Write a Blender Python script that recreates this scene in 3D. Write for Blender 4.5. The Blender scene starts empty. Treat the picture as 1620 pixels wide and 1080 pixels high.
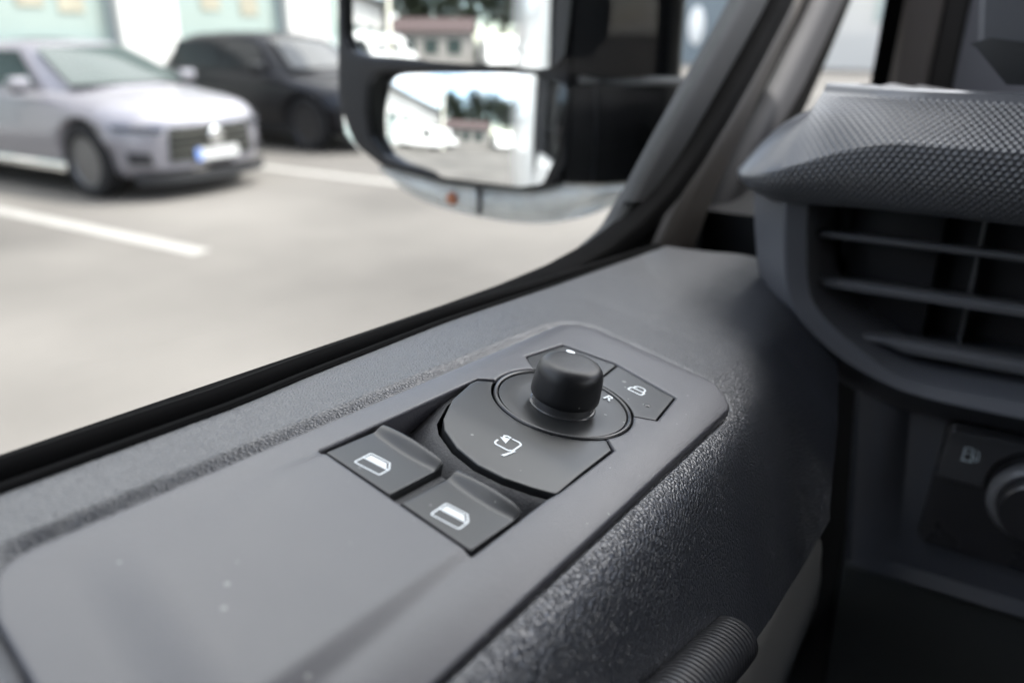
import bpy, bmesh, math, random
import numpy as np
from mathutils import Vector, Matrix
from mathutils.geometry import delaunay_2d_cdt
rnd = random.Random(7)
S = bpy.context.scene
COL = S.collection
R = math.radians

# ------------------------------------------------------------------ camera
cam_d = bpy.data.cameras.new("camera")
cam = bpy.data.objects.new("camera", cam_d); COL.objects.link(cam)
cam.location = (0, 0, 1.60)
cam.rotation_euler = (R(90 - 21.4), 0, R(31.8))
cam_d.sensor_width = 36.0
cam_d.lens = 28.0
cam_d.clip_start = 0.01; cam_d.clip_end = 2000
cam_d.dof.use_dof = True
cam_d.dof.focus_distance = 0.238
cam_d.dof.aperture_fstop = 7.4
S.camera = cam

# ------------------------------------------------------------------ sky, sun, exposure
SUN_EL, SUN_AZ = R(60), R(42)          # azimuth clockwise from +Y
w = bpy.data.worlds.new("World"); S.world = w; w.use_nodes = True
nt = w.node_tree; nt.nodes.clear()
out = nt.nodes.new("ShaderNodeOutputWorld"); bg = nt.nodes.new("ShaderNodeBackground")
sky = nt.nodes.new("ShaderNodeTexSky"); sky.sky_type = 'NISHITA'; sky.sun_disc = False
sky.sun_elevation = SUN_EL; sky.sun_rotation = SUN_AZ
tc = nt.nodes.new("ShaderNodeTexCoord")
mp = nt.nodes.new("ShaderNodeMapping"); mp.inputs['Scale'].default_value = (1, 1, 2.2); mp.inputs['Location'].default_value = (35.62, 18.98, 5.46)
nz = nt.nodes.new("ShaderNodeTexNoise"); nz.inputs['Scale'].default_value = 1.9
nz.inputs['Detail'].default_value = 7; nz.inputs['Roughness'].default_value = .55
rp = nt.nodes.new("ShaderNodeValToRGB")
rp.color_ramp.elements[0].position = .40; rp.color_ramp.elements[1].position = .54
mx = nt.nodes.new("ShaderNodeMix"); mx.data_type = 'RGBA'
mx.inputs['B'].default_value = (9.0, 9.4, 10.0, 1)
L = nt.links.new
# clouds: thick and thin patches, brighter towards the sun (forward scattering)
sdir = Vector((math.sin(SUN_AZ) * math.cos(SUN_EL), math.cos(SUN_AZ) * math.cos(SUN_EL), math.sin(SUN_EL)))
dt = nt.nodes.new("ShaderNodeVectorMath"); dt.operation = 'DOT_PRODUCT'; dt.inputs[1].default_value = sdir
nrm = nt.nodes.new("ShaderNodeVectorMath"); nrm.operation = 'NORMALIZE'
L(tc.outputs['Generated'], nrm.inputs[0]); L(nrm.outputs[0], dt.inputs[0])
def wm_(op, a, b):
    q = nt.nodes.new("ShaderNodeMath"); q.operation = op
    for i, x in enumerate((a, b)):
        if isinstance(x, (int, float)): q.inputs[i].default_value = x
        else: L(x, q.inputs[i])
    return q.outputs[0]
halo = wm_('POWER', wm_('MAXIMUM', dt.outputs['Value'], 0.0), 5.0)
nz2 = nt.nodes.new("ShaderNodeTexNoise"); nz2.inputs['Scale'].default_value = 3.1; nz2.inputs['Detail'].default_value = 5; L(mp.outputs[0], nz2.inputs['Vector'])
lum = wm_('MULTIPLY', wm_('ADD', .62, wm_('MULTIPLY', halo, 2.2)), wm_('ADD', .45, wm_('MULTIPLY', nz2.outputs['Fac'], 1.1)))
cm = nt.nodes.new("ShaderNodeVectorMath"); cm.operation = 'SCALE'; cm.inputs[0].default_value = (9.3, 9.25, 9.3); L(lum, cm.inputs['Scale'])
L(cm.outputs[0], mx.inputs['B'])
L(tc.outputs['Generated'], mp.inputs['Vector']); L(mp.outputs[0], nz.inputs['Vector'])
L(nz.outputs['Fac'], rp.inputs[0]); L(rp.outputs[0], mx.inputs['Factor'])
L(sky.outputs[0], mx.inputs['A']); L(mx.outputs['Result'], bg.inputs[0])
bg.inputs[1].default_value = 0.15
L(bg.outputs[0], out.inputs[0])
sd = bpy.data.lights.new("sun", 'SUN'); sun = bpy.data.objects.new("sun", sd); COL.objects.link(sun)
sd.energy = 2.4; sd.angle = R(0.6); sd.color = (1, .96, .9)
sdir = Vector((math.sin(SUN_AZ) * math.cos(SUN_EL), math.cos(SUN_AZ) * math.cos(SUN_EL), math.sin(SUN_EL)))
sun.rotation_euler = sdir.to_track_quat('Z', 'Y').to_euler()
S.view_settings.view_transform = 'Standard'; S.view_settings.look = 'None'
S.view_settings.gamma = 1; S.view_settings.use_curve_mapping = False
S.view_settings.exposure = 1.9
S.render.engine = 'CYCLES'
S.cycles.use_denoising = True
S.cycles.max_bounces = 8; S.cycles.diffuse_bounces = 4; S.cycles.glossy_bounces = 4
S.cycles.transparent_max_bounces = 12; S.cycles.sample_clamp_indirect = 6
S.cycles.caustics_reflective = False; S.cycles.caustics_refractive = False

# ------------------------------------------------------------------ object helpers
def link(o, parent=None):
    COL.objects.link(o)
    if parent: o.parent = parent
    return o
def meta(o, label=None, cat=None, group=None, kind=None):
    if label: o['label'] = label
    if cat: o['category'] = cat
    if group: o['group'] = group
    if kind: o['kind'] = kind
    return o
def thing(name, label, cat, loc=(0, 0, 0), rz=0, group=None, mat4=None):
    o = bpy.data.objects.new(name, None); o.empty_display_size = .05
    link(o)
    if mat4 is not None: o.matrix_world = mat4
    else: o.location = loc; o.rotation_euler = (0, 0, rz)
    return meta(o, label, cat, group)
def mesh(name, v, f, m=None, parent=None, smooth=30, label=None):
    me = bpy.data.meshes.new(name)
    me.from_pydata([tuple(map(float, p)) for p in v], [], [tuple(int(i) for i in q) for q in f])
    me.update()
    bm = bmesh.new(); bm.from_mesh(me)
    bmesh.ops.remove_doubles(bm, verts=bm.verts, dist=1e-7)
    bmesh.ops.recalc_face_normals(bm, faces=bm.faces)
    bm.to_mesh(me); bm.free()
    if smooth is not None:
        me.shade_smooth()
        me.set_sharp_from_angle(angle=R(smooth))
    if m: me.materials.append(m)
    o = bpy.data.objects.new(name, me); link(o, parent)
    if label: o['label'] = label
    return o
class MB:
    """collects raw verts / faces"""
    def __init__(s): s.v = []; s.f = []
    def add(s, v, f):
        n = len(s.v); s.v += [tuple(p) for p in v]; s.f += [tuple(i + n for i in q) for q in f]
    def box(s, c, d, rz=0, bev=0):
        bm = bmesh.new(); bmesh.ops.create_cube(bm, size=1)
        bmesh.ops.scale(bm, vec=d, verts=bm.verts)
        if bev: bmesh.ops.bevel(bm, geom=list(bm.edges), offset=bev, segments=2, affect='EDGES', profile=.5)
        if rz: bmesh.ops.rotate(bm, verts=bm.verts, cent=(0, 0, 0), matrix=Matrix.Rotation(rz, 3, 'Z'))
        bmesh.ops.translate(bm, verts=bm.verts, vec=c)
        bm.verts.ensure_lookup_table()
        s.add([p.co[:] for p in bm.verts], [[p.index for p in q.verts] for q in bm.faces]); bm.free()
        return s
    def lathe(s, prof, n=48, c=(0, 0, 0), axis='z', cap=True):
        """prof: (r, h) list"""
        v = []; f = []
        for (r, h) in prof:
            for k in range(n):
                a = 2 * math.pi * k / n
                p = (r * math.cos(a), r * math.sin(a), h)
                if axis == 'y': p = (p[0], p[2], p[1])
                if axis == '-y': p = (p[0], -p[2], p[1])
                v.append((p[0] + c[0], p[1] + c[1], p[2] + c[2]))
        m = len(prof)
        for i in range(m - 1):
            for k in range(n):
                a, b = i * n + k, i * n + (k + 1) % n
                f.append((a, b, b + n, a + n))
        if cap and prof[0][0] > 1e-6: f.append(tuple(range(n))[::-1])
        if cap and prof[-1][0] > 1e-6: f.append(tuple(range((m - 1) * n, m * n)))
        s.add(v, f); return s
    def loft(s, secs, closed=False, cap=False):
        n = len(secs[0]); v = [p for q in secs for p in q]; f = []
        for i in range(len(secs) - 1):
            for k in range(n if closed else n - 1):
                a, b = i * n + k, i * n + (k + 1) % n
                f.append((a, b, b + n, a + n))
        if cap:
            f.append(tuple(range(n))[::-1]); f.append(tuple(range((len(secs) - 1) * n, len(secs) * n)))
        s.add(v, f); return s
    def ribbon(s, pts, wd, h=0, closed=False, fn=lambda x, y, z: (x, y, z)):
        s.lift = getattr(s, 'lift', 0) + .012; h = h or s.lift
        P = [np.array(p, float) for p in pts]; n = len(P); a = []; b = []
        for i in range(n):
            if closed: d0, d1 = P[i] - P[i - 1], P[(i + 1) % n] - P[i]
            else:
                d0 = P[i] - P[i - 1] if i else P[1] - P[0]
                d1 = P[i + 1] - P[i] if i < n - 1 else P[-1] - P[-2]
            d0 = d0 / (np.linalg.norm(d0) + 1e-9); d1 = d1 / (np.linalg.norm(d1) + 1e-9)
            t = d0 + d1; t = t / (np.linalg.norm(t) + 1e-9); nn = np.array([-t[1], t[0]])
            k = wd / 2 / max(.4, abs(float(nn @ np.array([-d0[1], d0[0]]))))
            a.append(P[i] + nn * k); b.append(P[i] - nn * k)
        v = [fn(q[0], q[1], h) for q in a] + [fn(q[0], q[1], h) for q in b]
        f = [(i, (i + 1) % n, n + (i + 1) % n, n + i) for i in range(n if closed else n - 1)]
        s.add(v, f); return s
    def poly(s, pts, h=0, fn=lambda x, y, z: (x, y, z)):
        s.lift = getattr(s, 'lift', 0) + .012; h = h or s.lift
        s.add([fn(x, y, h) for x, y in pts], [tuple(range(len(pts)))]); return s
    def build(s, name, m=None, parent=None, smooth=30, label=None):
        return mesh(name, s.v, s.f, m, parent, smooth, label)

def rpoly(pts, r, n=7):
    """polygon with rounded corners, r a number or a list"""
    o = []; N = len(pts)
    for i in range(N):
        p = np.array(pts[i], float); a = np.array(pts[i - 1], float) - p; b = np.array(pts[(i + 1) % N], float) - p
        la, lb = np.linalg.norm(a), np.linalg.norm(b); a /= la; b /= lb
        rr = r[i] if isinstance(r, (list, tuple)) else r
        if rr <= 0: o.append(tuple(p)); continue
        cs = float(np.clip(a @ b, -1, 1)); ang = math.acos(cs)
        t = min(rr / max(math.tan(ang / 2), 1e-4), .48 * la, .48 * lb); rr = t * math.tan(ang / 2)
        p0, p1 = p + a * t, p + b * t
        bis = a + b; nb = np.linalg.norm(bis)
        if nb < 1e-6: o.append(tuple(p)); continue
        c = p + bis / nb * (rr / math.sin(ang / 2))
        a0 = math.atan2(*(p0 - c)[::-1]); a1 = math.atan2(*(p1 - c)[::-1])
        d = (a1 - a0 + math.pi) % (2 * math.pi) - math.pi
        for k in range(n + 1):
            q = a0 + d * k / n; o.append((c[0] + rr * math.cos(q), c[1] + rr * math.sin(q)))
    return o
def resample(pts, step):
    o = []; N = len(pts)
    for i in range(N):
        a = np.array(pts[i], float); b = np.array(pts[(i + 1) % N], float)
        k = max(1, int(np.linalg.norm(b - a) / step))
        for j in range(k): o.append(tuple(a + (b - a) * j / k))
    return o
def inside(pts, poly):
    pts = np.asarray(pts, float); x, y = pts[:, 0], pts[:, 1]; r = np.zeros(len(pts), bool)
    P = np.asarray(poly, float); Q = np.roll(P, -1, 0)
    for (x0, y0), (x1, y1) in zip(P, Q):
        if y0 == y1: continue
        c = ((y0 > y) != (y1 > y)) & (x < (x1 - x0) * (y - y0) / (y1 - y0) + x0); r ^= c
    return r
def edist(pts, loops):
    pts = np.asarray(pts, float); d = np.full(len(pts), 1e9)
    for lp in loops:
        P = np.asarray(lp, float); Q = np.roll(P, -1, 0)
        for a, b in zip(P, Q):
            ab = b - a; l2 = ab @ ab
            if l2 < 1e-12: continue
            t = np.clip(((pts - a) @ ab) / l2, 0, 1)
            d = np.minimum(d, np.hypot(*(pts - a - t[:, None] * ab).T))
    return d
def sheet(name, outer, holes, step, hfun, depth, m, parent, round_=0.0, sc=1e-3, estep=None, fn=None, smooth=35, label=None):
    """plate with a shaped top h(x,y), rounded rim, holes, and walls of the given depth (units: mm, scaled by sc)"""
    estep = estep or step
    loops = [resample(outer, estep)] + [resample(h, estep) for h in holes]
    xs = np.arange(min(p[0] for p in outer), max(p[0] for p in outer), step)
    ys = np.arange(min(p[1] for p in outer), max(p[1] for p in outer), step)
    G = np.array([(x + (step / 2 if j % 2 else 0), y) for j, y in enumerate(ys) for x in xs])
    def keep(pts):
        k = inside(pts, outer)
        for h in holes: k &= ~inside(pts, h)
        return k
    pts = []; 
    if len(G):
        g = G[keep(G)]
        if len(g): pts = list(map(tuple, g[edist(g, loops) > max(.45 * step, round_ * 1.25)]))
    if round_ > 0:
        for lp in loops:
            P = np.array(lp); N = len(P); t = np.roll(P, -1, 0) - np.roll(P, 1, 0)
            t /= (np.linalg.norm(t, axis=1)[:, None] + 1e-9); nn = np.stack([-t[:, 1], t[:, 0]], 1)
            for k in (.3, .65, 1.0):
                for sg in (1, -1):
                    q = P + nn * round_ * k * sg
                    q = q[keep(q)]
                    if len(q):
                        dd = edist(q, loops); pts += list(map(tuple, q[np.abs(dd - round_ * k) < round_ * .12]))
    V = []; Ed = []
    for lp in loops:
        n0 = len(V); V += lp; Ed += [(n0 + i, n0 + (i + 1) % len(lp)) for i in range(len(lp))]
    V += pts
    vo, eo, fo, *_ = delaunay_2d_cdt([Vector((float(a), float(b))) for a, b in V], Ed, [], 0, 1e-5)
    P = np.array([(q.x, q.y) for q in vo]); F = np.array([tuple(q)[:3] for q in fo])
    F = F[keep(P[F].mean(1))]
    d = edist(P, loops)
    H = np.array([hfun(a, b) for a, b in P])
    if round_ > 0:
        t = np.clip(1 - d / round_, 0, 1); H = H - round_ * (1 - np.sqrt(np.clip(1 - t * t, 0, 1)))
    fn = fn or (lambda x, y, z: (x * sc, y * sc, z * sc))
    VV = [fn(a, b, h) for (a, b), h in zip(P, H)]; FF = [tuple(q) for q in F]
    cnt = {}
    for q in F:
        for a, b in ((q[0], q[1]), (q[1], q[2]), (q[2], q[0])):
            k = (min(a, b), max(a, b)); cnt[k] = cnt.get(k, 0) + 1
    low = {}
    for (a, b), c in cnt.items():
        if c == 1:
            for k in (a, b):
                if k not in low:
                    low[k] = len(VV); VV.append(fn(P[k][0], P[k][1], H[k] - depth))
            FF.append((a, b, low[b], low[a]))
    return mesh(name, VV, FF, m, parent, smooth, label)
def sm(x, a=0., b=1.):
    t = min(1, max(0, (x - a) / (b - a))); return t * t * (3 - 2 * t)
def arc(cx, cy, r, a0, a1, n=24):
    return [(cx + r * math.cos(R(a0 + (a1 - a0) * k / n)), cy + r * math.sin(R(a0 + (a1 - a0) * k / n))) for k in range(n + 1)]

# ------------------------------------------------------------------ materials
def newmat(name):
    m = bpy.data.materials.new(name); m.use_nodes = True
    n = m.node_tree; return m, n, n.nodes['Principled BSDF'], n.links.new
def node(n, t, **kw):
    o = n.nodes.new(t)
    for k, v in kw.items():
        if k in o.inputs: o.inputs[k].default_value = v
        else: setattr(o, k, v)
    return o
def math_(n, op, a, b=None):
    o = n.nodes.new('ShaderNodeMath'); o.operation = op
    for i, x in enumerate((a, b)):
        if x is None: continue
        if isinstance(x, (int, float)): o.inputs[i].default_value = x
        else: n.links.new(x, o.inputs[i])
    return o.outputs[0]
def plastic(name, col, rough=.5, spec=.5, grain=None, fine=None, vary=.08, vscale=30, specks=0, metal=0, coat=0, rvar=.06, cells=None):
    """grain = (cell size m, depth m) leather-like pebble; fine = (size m, depth m) spark-erosion texture"""
    m, n, b, l = newmat(name)
    tc = node(n, 'ShaderNodeTexCoord'); oc = tc.outputs['Object']
    nz = node(n, 'ShaderNodeTexNoise', Scale=vscale, Detail=4.0); l(oc, nz.inputs['Vector'])
    mxr = node(n, 'ShaderNodeMix', data_type='RGBA')
    mxr.inputs['A'].default_value = tuple(c * (1 - vary) for c in col) + (1,)
    mxr.inputs['B'].default_value = tuple(c * (1 + vary) for c in col) + (1,)
    l(nz.outputs['Fac'], mxr.inputs['Factor']); colout = mxr.outputs['Result']
    b.inputs['Specular IOR Level'].default_value = spec
    b.inputs['Metallic'].default_value = metal
    b.inputs['Coat Weight'].default_value = coat; b.inputs['Coat Roughness'].default_value = .05
    rr = math_(n, 'ADD', rough - rvar, math_(n, 'MULTIPLY', nz.outputs['Fac'], 2 * rvar))
    if specks:
        vo = node(n, 'ShaderNodeTexVoronoi', Scale=specks); l(oc, vo.inputs['Vector'])
        n2 = node(n, 'ShaderNodeTexNoise', Scale=specks * .23); l(oc, n2.inputs['Vector'])
        n3 = node(n, 'ShaderNodeTexNoise', Scale=specks * 4.1); l(oc, n3.inputs['Vector'])
        thr = math_(n, 'MULTIPLY', math_(n, 'SUBTRACT', n2.outputs['Fac'], .28), .42)
        msk = math_(n, 'LESS_THAN', math_(n, 'ADD', vo.outputs['Distance'], math_(n, 'MULTIPLY', n3.outputs['Fac'], .09)), thr)
        mk2 = node(n, 'ShaderNodeMix', data_type='RGBA')
        mk2.inputs['B'].default_value = (.34, .34, .33, 1)
        l(colout, mk2.inputs['A']); l(math_(n, 'MULTIPLY', msk, .5), mk2.inputs['Factor']); colout = mk2.outputs['Result']
    l(colout, b.inputs['Base Color']); l(rr, b.inputs['Roughness'])
    last = None
    def bump(h, dist, strength=1.0):
        nonlocal last
        bp = node(n, 'ShaderNodeBump', Strength=strength, Distance=dist); l(h, bp.inputs['Height'])
        if last is not None: l(last, bp.inputs['Normal'])
        last = bp.outputs['Normal']
    if grain:
        s, d = grain
        nd = node(n, 'ShaderNodeTexNoise', Scale=.6 / s, Detail=0.0); l(oc, nd.inputs['Vector'])
        va = node(n, 'ShaderNodeVectorMath', operation='MULTIPLY_ADD')
        l(nd.outputs['Color'], va.inputs[0]); va.inputs[1].default_value = (s * .3,) * 3; l(oc, va.inputs[2])
        vo = node(n, 'ShaderNodeTexVoronoi', Scale=1 / s, feature='DISTANCE_TO_EDGE'); l(va.outputs[0], vo.inputs['Vector'])
        e_ = math_(n, 'SUBTRACT', 1.0, math_(n, 'MINIMUM', math_(n, 'MULTIPLY', vo.outputs['Distance'], 2.1), 1.0))
        h = math_(n, 'SUBTRACT', 1.0, math_(n, 'MULTIPLY', e_, e_))
        bump(h, d)
        n4 = node(n, 'ShaderNodeTexNoise', Scale=4.2 / s, Detail=2.0); l(oc, n4.inputs['Vector']); bump(n4.outputs['Fac'], d * .18)
    if fine:
        s, d = fine
        nf = node(n, 'ShaderNodeTexNoise', Scale=1 / s, Detail=3.0, Roughness=.6); l(oc, nf.inputs['Vector']); bump(nf.outputs['Fac'], d)
    if last is not None: l(last, b.inputs['Normal'])
    return m
def flat(name, col, rough=.5, metal=0, spec=.5, emit=0):
    return plastic(name, col, rough, spec, vary=.05, metal=metal, rvar=.03)

M = {}
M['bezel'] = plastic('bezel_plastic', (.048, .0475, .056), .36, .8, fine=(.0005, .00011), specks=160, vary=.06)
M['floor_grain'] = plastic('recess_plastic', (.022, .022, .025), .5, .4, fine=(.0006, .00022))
M['button'] = plastic('button_plastic', (.019, .0198, .0205), .33, .5, fine=(.00025, .000012), specks=190, vary=.06)
M['knob'] = plastic('knob_plastic', (.014, .014, .0155), .42, .45, fine=(.0003, .00001), specks=240)
M['collar'] = plastic('collar_plastic', (.05, .05, .052), .25, .5)
M['ring'] = plastic('ring_plastic', (.03, .03, .032), .28, .5)
M['print'] = flat('white_print', (.78, .82, .84), .5)
M['print_dim'] = flat('pale_blue_print', (.6, .7, .76), .5)
M['trim'] = plastic('door_trim_plastic', (.020, .0225, .030), .33, .9, grain=(.0015, .00016), vary=.1)
M['trim_fine'] = plastic('door_sill_plastic', (.030, .0325, .040), .36, .8, grain=(.0011, .00010), vary=.1)
M['lower'] = plastic('lower_door_plastic', (.21, .205, .195), .55, .4, fine=(.0008, .0001))
M['handle'] = plastic('handle_rubber', (.012, .0125, .015), .35, .5)
M['dash'] = plastic('dash_plastic', (.075, .079, .092), .40, .5, fine=(.0007, .00016))
M['dash_smooth'] = plastic('vent_trim_plastic', (.10, .104, .116), .40, .5, fine=(.0004, .00003))
M['dash_dark'] = plastic('dark_dash_plastic', (.014, .015, .017), .45, .4, fine=(.0006, .0001))
M['slat'] = plastic('slat_plastic', (.13, .132, .14), .3, .6)
M['vane'] = plastic('vane_plastic', (.03, .03, .034), .5, .4)
M['void'] = flat('gap_shade_black', (.004, .004, .005), .8)
M['gloss'] = plastic('panel_black', (.026, .026, .029), .28, .7)
M['rubber'] = plastic('seal_rubber', (.0016, .0016, .0018), .8, .06)
M['taupe'] = plastic('taupe_trim', (.055, .048, .043), .6, .3, fine=(.0012, .0003))
M['sash'] = plastic('grey_sash', (.060, .062, .065), .6, .25)
M['pillar'] = plastic('pillar_plastic', (.045, .045, .049), .7, .2)
M['mirror_black'] = plastic('mirror_housing_plastic', (.0035, .0038, .004), .6, .15, fine=(.0008, .0001))
M['mirror_rim'] = plastic('mirror_rim_plastic', (.012, .0125, .015), .38, .5)
M['seat'] = plastic('seat_cloth', (.02, .02, .022), .9, .1)
M['headliner'] = plastic('headliner_cloth', (.22, .215, .21), .9, .2)
M['cabwall'] = plastic('cab_panel', (.05, .05, .055), .7, .3)
def glassmat(name, tint=(.93, .96, .95), refl=1.0, ior=1.45):
    m, n, b, l = newmat(name); n.nodes.remove(b)
    o = n.nodes['Material Output']; t = node(n, 'ShaderNodeBsdfTransparent'); t.inputs[0].default_value = tint + (1,)
    g = node(n, 'ShaderNodeBsdfGlossy', Roughness=.01); ge = node(n, 'ShaderNodeNewGeometry')
    dt = node(n, 'ShaderNodeVectorMath', operation='DOT_PRODUCT'); l(ge.outputs['Normal'], dt.inputs[0]); l(ge.outputs['Incoming'], dt.inputs[1])
    c1 = math_(n, 'POWER', math_(n, 'SUBTRACT', 1.0, math_(n, 'MINIMUM', math_(n, 'ABSOLUTE', dt.outputs['Value']), 1.0)), 5.0)
    fres = math_(n, 'MULTIPLY', math_(n, 'ADD', .05, math_(n, 'MULTIPLY', c1, .95)), refl)
    ms = node(n, 'ShaderNodeMixShader'); l(fres, ms.inputs[0]); l(t.outputs[0], ms.inputs[1]); l(g.outputs[0], ms.inputs[2]); l(ms.outputs[0], o.inputs[0]); return m
M['glass'] = glassmat('window_glass', (.95, .97, .96), .15)
M['silvered'] = plastic('mirror_glass', (.86, .88, .88), .02, .5, metal=1, rvar=0, vary=0)
M['lens'] = None
M['amber'] = plastic('amber_bulb', (.36, .13, .06), .3, .5)
def lensmat():
    m, n, b, l = newmat('clear_lens'); o = n.nodes['Material Output']; t = node(n, 'ShaderNodeBsdfTransparent'); t.inputs[0].default_value = (.93, .95, .95, 1)
    b.inputs['Base Color'].default_value = (.62, .65, .65, 1); b.inputs['Roughness'].default_value = .12; b.inputs['Specular IOR Level'].default_value = .7
    tc = node(n, 'ShaderNodeTexCoord'); nz = node(n, 'ShaderNodeTexNoise', Scale=28.0, Detail=2.0); l(tc.outputs['Object'], nz.inputs['Vector'])
    ms = node(n, 'ShaderNodeMixShader'); l(math_(n, 'MULTIPLY', nz.outputs['Fac'], 1.1), ms.inputs[0]); l(t.outputs[0], ms.inputs[1]); l(b.outputs[0], ms.inputs[2]); l(ms.outputs[0], o.inputs[0]); return m
# outside
M['white_wall'] = plastic('white_render', (.52, .51, .49), .8, .2, vary=.03, vscale=1.5)
M['teal_glass'] = plastic('sky_reflection_glass', (.22, .275, .262), .06, .5, vary=.12, vscale=.7, rvar=.02)  # pale teal base colour stands for sky reflected in the panes
M['teal_pale'] = plastic('frosted_glass', (.32, .37, .357), .3, .5, vary=.06)
M['alu'] = plastic('grey_frame', (.22, .25, .26), .4, .5)
M['dark_edge'] = plastic('dark_fascia', (.10, .105, .11), .5, .5)
M['silver_paint'] = plastic('silver_lilac_paint', (.165, .16, .178), .32, .5, metal=.3, coat=.5, vary=.02)
M['black_paint'] = plastic('black_paint', (.003, .0032, .005), .35, .25, coat=.12, vary=.02)
M['white_paint'] = plastic('white_paint', (.78, .78, .77), .3, .5, coat=.7, vary=.02)
M['car_glass'] = plastic('car_glass', (.030, .042, .040), .08, .3, vary=.2, vscale=2, rvar=.01)
M['dark_glass'] = plastic('dark_car_glass', (.02, .022, .023), .08, .3, rvar=.01)
M['tyre'] = plastic('tyre_rubber', (.008, .008, .009), .8, .3)
M['rim'] = plastic('alloy_rim', (.13, .13, .135), .35, .5, metal=.8)
M['rim_dark'] = plastic('dark_alloy_rim', (.05, .05, .053), .35, .5, metal=.8)
M['black_trim'] = plastic('black_car_trim', (.006, .006, .007), .6, .25)
M['grey_trim'] = plastic('grey_car_trim', (.03, .03, .033), .5, .5)
M['grille'] = plastic('grille_chrome', (.025, .025, .022), .35, .5, metal=.6, vary=.3, vscale=25)
M['grille_bar'] = plastic('dark_chrome', (.07, .07, .062), .35, .5, metal=.7)
M['chrome'] = plastic('chrome', (.75, .76, .76), .12, .5, metal=1)
M['headlamp'] = plastic('headlamp_glass', (.025, .025, .03), .12, .4, vary=.4, vscale=12)
M['plate'] = flat('plate_white', (.3, .3, .295), .4)
M['plate_blue'] = flat('plate_blue', (.08, .16, .42), .4)
M['line'] = plastic('road_paint', (.20, .193, .18), .8, .2, vary=.2, vscale=6)
M['red_roof'] = plastic('red_roof_sheet', (.040, .024, .022), .6, .4)
M['hall_grey'] = plastic('grey_blue_cladding', (.16, .19, .21), .6, .4, vary=.06, vscale=1)
M['bark'] = plastic('bark', (.09, .075, .06), .9, .1, vary=.3, vscale=8)
M['leaf'] = plastic('leaf', (.022, .029, .018), .7, .2, vary=.5, vscale=1.2)
def asphalt():
    m, n, b, l = newmat('sunlit_asphalt'); tc = node(n, 'ShaderNodeTexCoord'); oc = tc.outputs['Object']
    a = node(n, 'ShaderNodeTexNoise', Scale=.35, Detail=6.0); l(oc, a.inputs['Vector'])
    c = node(n, 'ShaderNodeTexNoise', Scale=60.0, Detail=3.0); l(oc, c.inputs['Vector'])
    r = node(n, 'ShaderNodeValToRGB'); r.color_ramp.elements[0].color = (.060, .0560, .0515, 1); r.color_ramp.elements[1].color = (.116, .108, .099, 1)
    r.color_ramp.elements[0].position = .35; r.color_ramp.elements[1].position = .65
    l(math_(n, 'ADD', math_(n, 'MULTIPLY', a.outputs['Fac'], .8), math_(n, 'MULTIPLY', c.outputs['Fac'], .2)), r.inputs[0])
    l(r.outputs[0], b.inputs['Base Color']); b.inputs['Roughness'].default_value = .9; b.inputs['Specular IOR Level'].default_value = .2
    bp = node(n, 'ShaderNodeBump', Distance=.004, Strength=.5); l(c.outputs['Fac'], bp.inputs['Height']); l(bp.outputs[0], b.inputs['Normal']); return m
M['asphalt'] = asphalt(); M['lens'] = lensmat()

# ------------------------------------------------------------------ ground, lines
o = mesh('ground', [(-300, -300, 0), (300, -300, 0), (300, 300, 0), (-300, 300, 0)], [(0, 1, 2, 3)], M['asphalt'], smooth=None); meta(o, kind='structure')
for i, (y, x0, x1) in enumerate([(3.80, -12.2, -5.15), (6.88, -12.2, -5.25), (9.96, -12.2, -5.25), (.72, -12.2, -5.2), (-2.36, -12.2, -5.2), (-5.44, -12.2, -5.2), (-8.5, -12.2, -5.2)]):
    o = mesh('parking_line', [(x0, y - .085, .004), (x1, y - .085, .004), (x1, y + .085, .004), (x0, y + .085, .004)], [(0, 1, 2, 3)], M['line'], smooth=None); meta(o, kind='structure')

# ------------------------------------------------------------------ cab shell (roof, floor, far side): shades the interior
def struct(name, mb, m): return meta(mb.build(name, m, smooth=30), kind='structure')
mb = MB(); mb.loft([[(x, y, 2.25 + .03 * math.sin(math.pi * (x + .16) / 1.8) - .05 * sm(y, .1, .6)) for x in np.linspace(-.16, 1.64, 12)] for y in np.linspace(-.8, .98, 10)])
mb.loft([[(x, y, 2.29 + .03 * math.sin(math.pi * (x + .18) / 1.8)) for x in np.linspace(-.18, 1.66, 12)] for y in np.linspace(-.82, 1.0, 10)])
struct('cab_roof', mb, M['headliner'])  # unseen roof, front edge drawn forward to keep sun off the pillars
mb = MB(); mb.box((.74, .0, .55), (2.1, 2.6, .06)); struct('cab_floor', mb, M['cabwall'])
mb = MB(); mb.box((.74, -.84, 1.41), (1.84, .05, 1.76)); struct('cab_bulkhead', mb, M['cabwall'])
mb = MB(); mb.box((1.68, .15, 1.09), (.06, 1.9, 1.08)); mb.box((1.66, -.62, 1.82), (.05, .42, .78)); mb.box((1.66, -.1, 2.13), (.05, 1.4, .28))  # passenger window opening narrowed to cut side light on the armrest
mb.box((-.19, -.66, 1.66), (.05, .34, 1.2)); mb.box((-.185, -.2, 2.22), (.05, 1.0, .08)); mb.box((-.215, .9, 1.02), (.03, .9, .86)); mb.box((-.17, 1.12, 1.0), (.06, .5, .8)); struct('cab_wall', mb, M['cabwall'])
mb = MB(); mb.box((-.16, .80, 1.0), (.06, .9, .87)); mb.box((-.12, .66, 1.0), (.06, .28, .90)); struct('gap_shade_jamb', mb, M['rubber'])  # near-black boxes added for the shade between door and dash

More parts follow.
